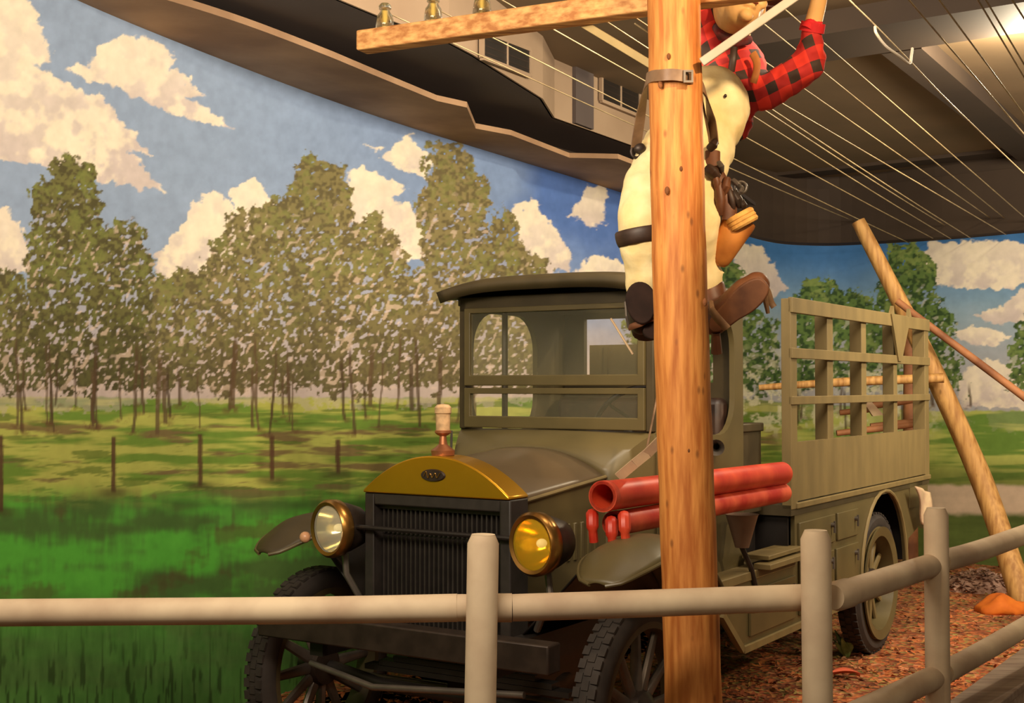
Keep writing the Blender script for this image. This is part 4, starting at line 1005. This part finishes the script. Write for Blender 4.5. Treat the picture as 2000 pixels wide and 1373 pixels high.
# ================================================================== FENCE
def fpost(px0, py0, Y, px1, r, name_lab):
    top_ = at(px0, py0, Y); low = at(px1, 1373, Y); d = (top_ - low).normalized(); b = low - d * (low.z / d.z)
    t = thing('fence_post', name_lab, 'post', b, 0, 'round fence posts')
    h = (top_ - b).length; q = d
    g = MB(); pts = [b - b, q * (h * .5), q * (h - .022), q * h]; g.tube(pts, [r * 1.03, r, r, r * .76], 32); g.build('post_body', M_FENCE, t, smooth=50)
    g = MB(); g.tube([q * (h - .001), q * (h + .002)], r * .75, 28); g.build('cut_end', mat('cut_wood', (214, 192, 160), .7, scale=30, var=.15), t)
    return t
fpost(944, 1045, 3.4, 938, .0415, 'round grey-tan wooden fence post in front of the radiator')
fpost(1593, 1037, 3.5, 1597, .0405, 'round grey-tan wooden fence post where the fence turns, right of the utility pole')
fpost(1828, 993, 4.14, 1832, .0385, 'round grey-tan wooden fence post in front of the leaning pole, beside the rear wheel')
p5 = at(2180, 960, 5.1)
def rail(pts, rs, lab):
    P3 = [Vector(p) for p in pts]; c_ = P3[0].lerp(P3[-1], .5); t = thing('fence_rail', lab, 'rail', c_, 0, 'round fence rails')
    pp = [p - c_ for p in P3]; g = MB(); path = smooth_path(pp, 10); n = len(path) - 1
    R = [np.interp(i / n, np.linspace(0, 1, len(rs)), rs) for i in range(n + 1)]
    g.tube(path, R, 28); g.build('rail_body', M_FENCE, t, smooth=50)
    return t, pp
r = .0365
def rend(t, p, q, r0, r1):
    g = MB(); g.tube([p, Vector(p).lerp(Vector(q), .7), q], [r0, r0, r1], 24); g.build('rail_tenon', M_FENCE, t, smooth=50)
YF = 3.455
t, pp = rail([at(-260, 1199, YF), at(200, 1195, YF), at(600, 1192, YF), at(893, 1187, YF)], [.0365, .036, .036, .037], 'round fence rail left of the post in front of the radiator')
rend(t, pp[-1], pp[-1] + Vector((.05, 0, 0)), .036, .028)
t, pp = rail([at(1000, 1187, YF), at(1250, 1179, YF + .02), at(1566, 1167, 3.56)], [.036, .0365, .0365], 'round fence rail crossing in front of the utility pole')
rend(t, pp[0], pp[0] - Vector((.055, 0, 0)), .038, .034)
rend(t, pp[-1], pp[-1] + Vector((.03, .0, 0)), .0375, .033)
t, pp = rail([at(1655, 1158, 3.60), at(1740, 1130, 3.84), at(1832, 1100, 4.19)], [.0375, .0375, .037], 'upper round fence rail between the corner post and the post beside the rear wheel')
rend(t, pp[0], pp[0] - Vector((.06, .075, 0)), .041, .034)
t, pp = rail([at(1836, 1097, 4.19), at(1920, 1073, 4.5), at(2100, 1010, 5.4), at(2300, 952, 6.6)], [.036, .036, .036], 'upper round fence rail running out at the right edge')
t, pp = rail([at(1600, 1428, 3.56), at(1740, 1363, 3.84), at(1838, 1317, 4.19)], [.037, .037, .037], 'lower round fence rail left of the post beside the rear wheel')
t, pp = rail([at(1842, 1315, 4.19), at(1920, 1272, 4.5), at(2100, 1170, 5.4), at(2300, 1074, 6.6)], [.036, .036, .036], 'lower round fence rail running out at the right edge')
# boarded kerb below the right part of the fence
ka = at(1800, 1418, 4.16); kb = at(2160, 1152, 5.5); kz = .44
ka = at_height(1860, 1373, kz); kb = at_height(2000, 1270, kz); kd = (kb - ka).normalized(); kn = Vector((kd.y, -kd.x, 0))
k0 = ka - kd * .25; k1 = kb + kd * 3.2; c_ = (k0 + k1) / 2; c_.z = 0
t = thing('fence_kerb', 'low grey boarded kerb under the fence at the bottom right corner', 'kerb', c_)
g = MB(); g.beam(k0 - c_ + kn * .075, k1 - c_ + kn * .075, .15, .03); g.build('cap_board', M_KERB, t, smooth=0, bevel=.004)
g = MB(); g.beam(k0 - c_ + kn * .10 - Vector((0, 0, kz / 2 + .01)), k1 - c_ + kn * .10 - Vector((0, 0, kz / 2 + .01)), .03, kz - .04); g.build('face_board', M_KERB, t, smooth=0)

# ================================================================== RUSTIC POLES BEHIND THE TRUCK
def round_pole(name, lab, pts, rs, m, cat='pole'):
    P3 = [Vector(p) for p in pts]; g = MB(); path = smooth_path(P3, 8); n = len(path) - 1
    R = [np.interp(i / n, np.linspace(0, 1, len(rs)), rs) * (1 + .015 * math.sin(i * 0.9)) for i in range(n + 1)]
    c_ = P3[0]; g.tube([p - c_ for p in path], R, 22); o = g.build(name, m, smooth=60); o.location = c_
    return tag(o, lab, cat)
fb = at_height(2002, 1185, 0.0)
round_pole('leaning_pole', 'long peeled pole leaning from the ground at the right up to the ceiling soffit', [fb, at(1922, 950, 9.25), at(1832, 745, 9.3), at(1765, 605, 9.4), at(1676, 432, 9.5)], [.082, .078, .072, .062, .05], M_LEAN)
fb = at_height(1779, 1125, 0.0)
round_pole('upright_post', 'short upright brown post standing behind the slatted truck rack', [fb, at(1778, 845, fb.y), at(1777, 642, fb.y)], [.058, .055, .05], M_THIN)
round_pole('horizontal_pole', 'thin peeled pole lying level behind the slatted truck rack', [at(1482, 757, 9.35), at(1650, 746, 9.25), at(1843, 738, 9.12)], [.020, .032, .034], M_LEAN)
round_pole('slanting_pole', 'thin brown pole slanting down to the right edge of the picture', [at(1752, 588, 9.2), at(1820, 640, 9.1), at(1900, 700, 9.0), at(2100, 850, 8.6), at(2420, 1090, 7.9)], [.024, .026, .027, .028, .030], M_THIN)
for (x0_, y0_, x1_, y1_, rr, lab) in ((1634, 846, 1795, 828, .022, 'lower split rail stacked behind the truck rack'), (1640, 806, 1700, 800, .02, 'short upper split rail behind the truck rack, left one'), (1700, 832, 1800, 822, .02, 'split rail leaning against the upright post behind the rack'), (1705, 792, 1798, 778, .026, 'topmost split rail behind the truck rack')):
    round_pole('split_rail', lab, [at(x0_, y0_, 9.9), at((x0_ + x1_) / 2, (y0_ + y1_) / 2, 9.88), at(x1_, y1_, 9.86)], [rr, rr * 1.2, rr], M_THIN, 'rail')['group'] = 'split rails behind the truck'
g = MB(); A = at(1700, 782, 9.8); g.add([tuple(A + Vector(v)) for v in ((0, 0, 0), (.10, 0, -.11), (.02, 0, -.12), (-.04, 0, -.03), (0, .04, 0), (.10, .04, -.11), (.02, .04, -.12), (-.04, .04, -.03))], [(0, 1, 2, 3), (7, 6, 5, 4), (0, 4, 5, 1), (1, 5, 6, 2), (2, 6, 7, 3), (3, 7, 4, 0)])
tag(g.build('wood_wedge', M_CLOTH, smooth=0), 'pale pointed piece of wood among the split rails', 'wood piece')

# ground clutter
rg_ = random.Random(11)
def chip_cloud(n, fn, size, seed):
    r_ = random.Random(seed); g = MB()
    for i in range(n):
        c_ = fn(r_); a = r_.uniform(0, 2 * PI); s = size * r_.uniform(.5, 1.3); tl = r_.uniform(-.7, .7)
        M = Matrix.Translation(c_) @ Euler((tl, r_.uniform(-.5, .5), a)).to_matrix().to_4x4()
        g.add([(-s, -s * .4, 0), (s * .2, -s * .55, .15 * s), (s, 0, 0), (s * .1, s * .5, .2 * s)], [(0, 1, 2, 3)], M)
    return g
def on_bed(r_):
    while True:
        px = r_.uniform(300, 2050); py = r_.uniform(1110, 1420); 
        p = at_height(px, py, 0.0)
        k = np.interp(px, cols, top[:, 1])
        if p.y < k - .05 and p.y > 3.6: return p + Vector((0, 0, r_.uniform(.004, .02)))
g = chip_cloud(4600, on_bed, .021, 20)
tag(g.build('leaf_litter', m_litter, smooth=0, fix=False), 'dry rust brown and greenish leaves scattered over the bark floor', 'leaves', kind='stuff')
pc = at_height(1912, 1152, 0)
def on_pile(r_):
    a = r_.uniform(0, 2 * PI); q = r_.random() ** .5; return pc + Vector((math.cos(a) * q * .30, math.sin(a) * q * .22, .02 + .14 * (1 - q * q) * r_.uniform(.6, 1)))
g = chip_cloud(420, on_pile, .03, 5); g.ell(pc, (.27, .2, .12), seg=24)
tag(g.build('debris_pile', M_STONE, smooth=0, fix=False), 'low pile of pale twigs and leaves on the ground before the leaning pole', 'leaf pile', kind='stuff')
oc = at_height(1955, 1196, 0)
g = MB(); g.ell(oc + Vector((0, 0, .02)), (.17, .12, .09), seg=22, rings=12)
g.v = [(v[0] + .02 * math.sin(v[1] * 40), v[1], max(0.0, v[2] + .02 * math.sin(v[0] * 31 + 1))) for v in g.v]
tag(g.build('orange_heap', M_ORANGE, smooth=60), 'small bright orange heap at the foot of the leaning pole', 'heap')
rl = at_height(1650, 1318, .015)
g = MB(); g.grid(lambda a, b: rl + Vector(((a - .5) * .16, (b - .5) * .08 * math.sin(PI * a) , .02 * math.sin(PI * a) + .01 * math.cos(b * 6))), 8, 6)
tag(g.build('red_leaf', mat('red_leaf', (206, 92, 56), .7, var=.3), smooth=180, solid=.002), 'single large reddish leaf on the mulch beside the corner post', 'leaf')
# little plant by the rear wheel
pp0 = at_height(1655, 1284, 0)
t = thing('small_plant', 'small green plant with upright leaves sprouting beside the rear wheel', 'plant', pp0)
for k, (a, h, s_) in enumerate(((.2, .20, .09), (2.6, .15, .07), (1.2, .17, .05), (4.0, .13, .07), (5.2, .18, .06), (3.4, .10, .08))):
    dx = math.cos(a) * s_; dy = math.sin(a) * s_
    def lf(u, v, dx=dx, dy=dy, h=h): 
        wv = .022 * math.sin(PI * min(1, u * .92 + .08)) * (2 * v - 1)
        return Vector((dx * u ** 1.5 + wv, dy * u ** 1.5, h * u - .01 * abs(2 * v - 1)))
    g = MB(); g.grid(lf, 8, 4); g.build('leaf', M_PLANT, t, smooth=180, solid=.002)

# ================================================================== THE CLIMBER
PER = thing('person', 'person in a red plaid shirt and cream trousers strapped high on the utility pole', 'person', at(1400, 240, 4.25))
PO = PER.location
def L_(px, py, Y): return at(px, py, Y) - PO
def limb(g, pts, rs, seg=18, n=6):
    P3 = [Vector(p) for p in pts]; path = smooth_path(P3, n); m_ = len(path) - 1
    R = [float(np.interp(i / m_, np.linspace(0, 1, len(rs)), rs)) for i in range(m_ + 1)]
    g.tube(path, R, seg); g.ell(path[0], (R[0],) * 3, seg=seg, rings=8); g.ell(path[-1], (R[-1],) * 3, seg=seg, rings=8)
# body: head, neck, trunk, forearm and hands
b = MB()
hd = L_(1444, 4, 4.28)
HR = Euler((math.radians(-12), math.radians(16), math.radians(14))).to_matrix()   # head turned a little to the right and up
HS = 1.13
def H(x, y, z): return hd + HR @ Vector((x, y, z)) * HS
def hel(g_, c_, r_, seg=14, rings=10): g_.ell(c_, tuple(q * HS for q in r_), HR, seg, rings)
hel(b, hd, (.074, .09, .10), 24, 16)
hel(b, H(0, -.035, -.052), (.054, .052, .050), 18, 12)       # jaw
hel(b, H(0, -.074, -.086), (.022, .018, .018))               # chin
b.tube([H(0, -.082, .028), H(0, -.110, -.012), H(0, -.090, -.022)], [.010, .017, .012], 10)   # nose
for s in (-1, 1):
    hel(b, H(s * .076, .0, -.005), (.010, .018, .028))
    hel(b, H(s * .038, -.072, -.028), (.022, .014, .02))
    hel(b, H(s * .03, -.084, .032), (.022, .010, .007))
    hel(b, H(s * .010, -.098, -.016), (.008, .010, .007))
hel(b, H(0, -.090, -.046), (.026, .012, .006)); hel(b, H(0, -.086, -.060), (.022, .012, .007))
limb(b, [L_(1442, 35, 4.34), L_(1432, 85, 4.46)], [.05, .055])
limb(b, [L_(1425, 120, 4.50), L_(1415, 190, 4.42)], [.07, .07])
limb(b, [L_(1584, 62, 4.22), L_(1598, 8, 4.18), L_(1604, -22, 4.16)], [.030, .027, .024])
# right hand gripping upward: palm, thumb and four fingers
def hand(g, wr, dirv, side, curl=.5, s=1.0):
    d = Vector(dirv).normalized(); sd = Vector(side).normalized(); nr = d.cross(sd)
    pc_ = wr + d * .05 * s
    Mx = Matrix((sd, nr, d)).transposed()
    g.ell(pc_, (.040 * s, .016 * s, .052 * s), Mx, 16, 10)
    for k, (o_, ln) in enumerate(((-.030, .062), (-.010, .074), (.011, .070), (.030, .054))):
        a = wr + d * .088 * s + sd * o_ * s; q1 = a + (d * math.cos(curl * .6) + nr * math.sin(curl * .6)) * ln * .5 * s
        q2 = q1 + (d * math.cos(curl * 1.6) + nr * math.sin(curl * 1.6)) * ln * .32 * s; q3 = q2 + (d * math.cos(curl * 2.6) + nr * math.sin(curl * 2.6)) * ln * .26 * s
        g.tube([a - d * .02, a, q1, q2, q3], [.010 * s, .0098 * s, .009 * s, .0085 * s, .007 * s], 10); g.ell(q3, (.007 * s,) * 3, seg=8, rings=6)
    a = wr + d * .03 * s - sd * .034 * s; q1 = a + (d * .6 - sd * .8).normalized() * .035 * s; q2 = q1 + (d * .9 - sd * .3 + nr * .4).normalized() * .03 * s
    g.tube([a + sd * .015, a, q1, q2], [.013 * s, .012 * s, .011 * s, .009 * s], 10); g.ell(q2, (.009 * s,) * 3, seg=8, rings=6)
hand(b, L_(1604, -22, 4.16), (.12, -.05, 1), (1, .3, 0), .7)
limb(b, [L_(1374, -10, 4.32), L_(1378, -60, 4.2), L_(1384, -95, 4.1)], [.034, .030, .025])
hand(b, L_(1384, -95, 4.1), (-.25, -.35, 1), (1, .2, .2), .9)
body = b.build('body', M_SKIN, PER, smooth=180, remesh=.0045)
for s in (-1, 1):
    e = MB(); hel(e, H(s * .03, -.082, .014), (.012, .009, .008)); e.build('eye', M_BLACK, PER)
e = MB(); hel(e, H(0, -.0985, -.0525), (.021, .007, .0035)); e.build('mouth', mat('mouth_red', (150, 70, 50), .6, var=.2), PER)
e = MB(); hel(e, H(0, .018, .022), (.080, .088, .088), 20, 12); e.build('hair', mat('dark_hair', (52, 34, 24), .8, scale=30, var=.4), PER)
e = MB(); hel(e, H(0, .0, .075), (.088, .098, .07), 24, 12); e.tube([H(math.cos(t) * .115, math.sin(t) * .14, .055) for t in [2 * PI * i / 32 for i in range(32)]], .024, 10, closed=True, sq=(.35, 1.4)); e.build('hat', M_HAT, PER, smooth=60)

# shirt: trunk, both sleeves, collar
s_ = MB()
limb(s_, [L_(1418, 100, 4.47), L_(1432, 145, 4.45), L_(1425, 195, 4.38), L_(1432, 245, 4.42)], [.095, .12, .11, .06], 24)
limb(s_, [L_(1450, 150, 4.44), L_(1490, 182, 4.36), L_(1540, 152, 4.30), L_(1580, 128, 4.26)], [.075, .062, .056, .054], 20)
limb(s_, [L_(1580, 128, 4.26), L_(1583, 95, 4.24), L_(1586, 62, 4.22)], [.054, .046, .036], 20)
limb(s_, [L_(1405, 120, 4.46), L_(1388, 60, 4.40), L_(1376, 10, 4.34), L_(1372, -40, 4.26)], [.075, .055, .046, .042], 18)
s_.ell(L_(1440, 222, 4.42), (.055, .06, .08))
s_.build('shirt', M_PLAID, PER, smooth=180, remesh=.010, disp=(.022, .05))
e = MB(); e.tube([L_(1576, 58, 4.2), L_(1586, 42, 4.2), L_(1597, 54, 4.2)], .024, 12); e.tube([L_(1585, 62, 4.22), L_(1589, 44, 4.21)], [.042, .040], 18); e.build('cuff', mat('red_cuff', (206, 30, 34), .8, var=.3, scale=20), PER, smooth=60)
e = MB(); e.tube([L_(1396, 46, 4.36), L_(1410, 68, 4.30), L_(1438, 82, 4.29), L_(1462, 78, 4.36)], [.016, .02, .02, .016], 12); e.build('collar', mat('dark_neckerchief', (120, 34, 30), .8, scale=18, col2=(48, 30, 26)), PER, smooth=60)
e = MB(); e.tube(smooth_path([L_(1470, 104, 4.27), L_(1478, 122, 4.26), L_(1477, 142, 4.26), L_(1471, 162, 4.27)], 5), .014, 10, sq=(1, .4)); e.build('suspender', M_TAN, PER, smooth=60)

e = MB(); e.tube(smooth_path([L_(1434, 92, 4.27), L_(1432, 115, 4.26), L_(1428, 140, 4.27)], 5), .012, 10, sq=(1, .4)); e.build('suspender', M_LEATHD, PER, smooth=60)
# trousers
p = MB()
p.ell(L_(1386, 220, 4.22), (.128, .12, .155), Matrix.Rotation(.22, 3, 'Y'), 28, 20)
p.ell(L_(1392, 176, 4.26), (.092, .10, .07), Matrix.Rotation(.5, 3, 'Y'), 24, 14)
limb(p, [L_(1385, 250, 4.20), L_(1375, 320, 4.12), L_(1362, 400, 4.03), L_(1363, 440, 4.02), L_(1368, 500, 4.06), L_(1378, 560, 4.10)], [.105, .082, .068, .068, .056, .058], 22)
limb(p, [L_(1335, 255, 4.20), L_(1290, 320, 4.12), L_(1262, 395, 4.02), L_(1255, 455, 4.0), L_(1262, 520, 4.03), L_(1266, 575, 4.06)], [.10, .086, .080, .076, .070, .066], 22)
p.tube([L_(1385, 543, 4.09), L_(1400, 528, 4.07), L_(1420, 535, 4.06)], [.02, .012, .003], 8)
p.build('trousers', M_TROUS, PER, smooth=180, remesh=.009, disp=(.018, .075))
e = MB(); cc = L_(1255, 462, 4.0); dz = (L_(1262, 520, 4.03) - L_(1262, 395, 4.02)).normalized()
ring = [cc + Vector((math.cos(t) * .078, math.sin(t) * .078, .012 * math.cos(t))) for t in [2 * PI * i / 28 for i in range(28)]]
e.tube(ring, .024, 10, closed=True, sq=(1, .25), up=(0, 0, 1)); e.build('knee_strap', M_LEATHD, PER, smooth=60)
e = MB(); e.ell(L_(1417, 187, 4.10), (.005, .004, .006), seg=10, rings=6); e.build('rivet', M_DARKMET, PER)

# left boot: the dark sole faces the viewer
bt = MB(); bt.tube([L_(1263, 590, 4.06), L_(1262, 625, 4.05), L_(1266, 650, 4.02)], [.060, .056, .050], 20)
bt.ell(L_(1258, 608, 3.99), (.046, .06, .075), Matrix.Rotation(.2, 3, 'Y'), 20, 14)
lb = bt.build('left_boot', M_LEATHD, PER, smooth=180, remesh=.007)
so = MB(); outl = []
for i in range(28):
    t = 2 * PI * i / 28; x = math.cos(t) * .046 * (1 + .1 * math.sin(t)); z = math.sin(t) * .066
    outl.append((x, z))
so.prism(outl, 'y', -.008, .008); Mx = Matrix.Translation(L_(1252, 592, 3.925)) @ Euler((math.radians(-8), math.radians(-6), 0)).to_matrix().to_4x4(); so.v = [tuple(Mx @ Vector(v)) for v in so.v]
so.build('boot_sole', M_SOLE, lb, smooth=50, bevel=.004)
so = MB(); so.prism([(math.cos(2 * PI * i / 20) * .033, math.sin(2 * PI * i / 20) * .028) for i in range(20)], 'y', -.016, .016); Mx = Matrix.Translation(L_(1276, 646, 3.95)); so.v = [tuple(Mx @ Vector(v)) for v in so.v]
so.build('boot_heel', M_SOLE, lb, smooth=50, bevel=.004)
so = MB(); so.tube(smooth_path([L_(1228, 640, 3.96), L_(1250, 632, 3.925), L_(1275, 622, 3.93), L_(1300, 630, 3.97)], 5), .010, 8, sq=(1, .4)); so.build('boot_strap', M_LEATH, lb)
so = MB(); so.tube([L_(1222, 590, 3.97), L_(1224, 618, 3.95), L_(1228, 640, 3.96)], .005, 8); so.build('climbing_iron', M_STEEL, lb)
so = MB(); so.tube([L_(1193, 622, 3.92), L_(1236, 692, 3.90)], .0035, 6); so.build('boot_lace', M_CLOTH, lb)
# right boot: seen from below, toe up to the right
ax0 = L_(1394, 628, 4.02); ax1 = L_(1478, 556, 3.96); ad = (ax1 - ax0).normalized()
bt = MB(); bt.tube([L_(1382, 560, 4.10), L_(1392, 596, 4.08), ax0 + Vector((.01, .05, .02))], [.056, .050, .046], 18)
bt.tube([ax0, ax0.lerp(ax1, .35), ax0.lerp(ax1, .8), ax1], [.044, .047, .050, .040], 20); bt.ell(ax1, (.041,) * 3); bt.ell(ax0, (.044,) * 3)
rb = bt.build('right_boot', M_LEATH, PER, smooth=180, remesh=.007)
so = MB(); ln = (ax1 - ax0).length + .05; outl = []
for i in range(32):
    t = 2 * PI * i / 32; y = math.cos(t) * ln / 2; hw = .042 + .008 * math.cos(t) - .006 * math.exp(-((math.cos(t) + .25) / .3) ** 2); outl.append((y, math.copysign(abs(math.sin(t)) ** .7, math.sin(t)) * hw))
side_ = ad.cross(Vector((0, -1, 0))).normalized(); nn = side_.cross(ad)
so.prism(outl, 'z', -.008, .008); M3 = Matrix((ad, side_, ad.cross(side_))).transposed().to_4x4(); cc = (ax0 + ax1) / 2 + Vector((.0, -.045, -.012))
so.v = [tuple(cc + M3.to_3x3() @ Vector(v)) for v in so.v]; so.build('boot_sole', mat('brown_boot_sole', (116, 74, 46), .65, scale=10, col2=(80, 48, 30), bump=.15), rb, smooth=50, bevel=.005)
so = MB(); so.tube(smooth_path([L_(1390, 606, 3.95), L_(1402, 622, 3.92), L_(1420, 642, 3.92)], 4), .016, 10, sq=(1, .4)); so.tube([L_(1388, 590, 3.98), L_(1392, 612, 3.95)], .009, 8); so.build('boot_strap', M_STRAP, rb)
so = MB(); so.tube(smooth_path([L_(1482, 545, 3.98), L_(1498, 566, 3.98), L_(1506, 590, 3.99), L_(1512, 600, 3.99)], 4), .010, 8, sq=(1, .4)); so.tube([L_(1478, 572, 3.96), L_(1494, 580, 3.97), L_(1500, 612, 3.98)], [.012, .010, .006], 8); so.build('climbing_iron', M_STRAP, rb)
so = MB(); so.tube([L_(1398, 650, 4.0), L_(1400, 690, 4.02)], [.014, .018], 8); so.build('hanging_strap', M_LEATH, rb)

# tool belt hardware on the right hip
tb = MB(); tb.tube(smooth_path([L_(1388, 292, 4.02), L_(1392, 322, 4.0), L_(1408, 352, 3.99), L_(1428, 392, 3.98), L_(1436, 425, 3.98)], 5), [.018, .022, .026, .02], 12, sq=(1, .5))if False else None
tb = MB()
P_ = smooth_path([L_(1392, 296, 4.04), L_(1394, 326, 4.02), L_(1410, 358, 4.0), L_(1424, 392, 3.99), L_(1424, 430, 3.99)], 5); tb.tube(P_, .024, 12, sq=(1, .45)); TB = tb.build('tool_belt', M_LEATH, PER, smooth=60)
for (a_, b2_, r_, mt) in (((1386, 290), (1397, 276), .013, M_LEATHD), ((1382, 330), (1400, 345), .018, M_LEATHD), ((1404, 318), (1410, 334), .009, M_STEEL), ((1420, 350), (1412, 380), .013, M_LEATH), ((1432, 352), (1448, 368), .008, M_STEEL), ((1450, 366), (1440, 384), .007, M_STEEL), ((1434, 376), (1446, 404), .012, M_DARKMET), ((1448, 392), (1454, 410), .009, M_DARKMET), ((1424, 372), (1432, 410), .010, M_LEATHD), ((1404, 360), (1406, 420), .014, M_LEATH), ((1396, 340), (1400, 372), .010, M_LEATH)):
    q = MB(); q.tube([L_(*a_, 3.99), L_((a_[0] + b2_[0]) / 2 + 2, (a_[1] + b2_[1]) / 2, 3.975), L_(*b2_, 3.99)], [r_, r_ * 1.15, r_ * .8], 10); q.build('hand_tool', mt, TB, smooth=60)
q = MB(); ring = [L_(1447, 366, 3.99) + Vector((math.cos(t) * .018, 0, math.sin(t) * .018)) for t in [2 * PI * i / 20 for i in range(20)]]; q.tube(ring, .004, 8, closed=True); q.build('ring', M_STEEL, TB)
# orange leather pouch with a pale rope coil in its mouth
pu = MB(); ptsP = [L_(1446, 428, 4.02), L_(1432, 455, 4.02), L_(1418, 485, 4.03), L_(1405, 518, 4.05)]; pu.tube(smooth_path(ptsP, 4), [.052, .053, .052, .050, .048, .046, .044, .042, .039, .036, .032, .027, .018], 20, sq=(1, .8), up=(1, 0, 0)); PU = pu.build('tool_pouch', M_TAN, PER, smooth=60)
pu = MB()
for k in range(3):
    cc = L_(1453 - k * 4, 436 - k * 3, 3.99); pu.tube([cc + Vector((math.cos(t) * .033, math.sin(t) * .03, .018 * math.cos(t) + k * .006)) for t in [2 * PI * i / 24 for i in range(24)]], .011, 8, closed=True)
pu.build('rope_coil', mat('rope', (226, 168, 86), .8, scale=40, var=.35), PU)
pu = MB(); pu.ell(L_(1391, 150, 3.9) * 0 + L_(1391, 283, 4.02), (.012, .012, .014), seg=12, rings=8); pu.build('snap_hook', M_BLACK, TB)

# safety strap looped round the pole
st = thing('safety_strap', 'brown leather lineman strap looped around the pole and down to both hips', 'strap', pole_at(2.46))
SO = st.location
pz = [(1242, 288, 4.06), (1252, 220, 3.98), (1262, 162, 3.84), (1272, 150, 3.72), (1292, 147, 3.665), (1316, 146, 3.652), (1340, 150, 3.660), (1362, 160, 3.72), (1378, 182, 3.80), (1388, 225, 3.92), (1394, 280, 4.0)]
path = smooth_path([at(*q) - SO for q in pz], 6)
# flat ribbon
g = MB(); vs = []; n = len(path)
for i, p_ in enumerate(path):
    d = (path[min(i + 1, n - 1)] - path[max(i - 1, 0)]).normalized(); outw = Vector((p_.x, p_.y, 0)); ctr = pole_at(SO.z + p_.z) - SO; outw = (p_ - ctr); outw.z = 0; outw.normalize()
    wv = d.cross(outw).normalized() * .0165; th = outw * .0035
    vs += [p_ + wv - th, p_ + wv + th, p_ - wv + th, p_ - wv - th]
fs = []
for i in range(n - 1):
    for k in range(4): j = (k + 1) % 4; fs.append((i * 4 + k, i * 4 + j, (i + 1) * 4 + j, (i + 1) * 4 + k))
fs += [(0, 1, 2, 3), (4 * n - 1, 4 * n - 2, 4 * n - 3, 4 * n - 4)]
g.add(vs, fs); g.build('strap_band', M_STRAP, st, smooth=40)
g = MB(); c_ = at(1344, 150, 3.652) - SO; g.ring_prism([(-.014, -.018), (.014, -.018), (.014, .018), (-.014, .018)], [(-.008, -.012), (.008, -.012), (.008, .012), (-.008, .012)], 'y', -.008, .0)
g.v = [tuple(c_ + Vector(v)) for v in g.v]; g.build('buckle', M_STEEL, st, smooth=0)
g = MB(); g.tube([at(1368, 168, 3.79) - SO, at(1372, 200, 3.86) - SO, at(1386, 272, 4.0) - SO], .007, 8, sq=(1.4, .5)); g.build('strap_tail', M_STRAP, st)
g = MB(); cc = at(1243, 296, 4.06) - SO; g.tube([cc + Vector((math.cos(t) * .016, 0, math.sin(t) * .02)) for t in [2 * PI * i / 20 for i in range(20)]], .005, 8, closed=True); g.ell(cc + Vector((.01, 0, .01)), (.02, .015, .018)); g.build('d_ring', M_DARKMET, st)
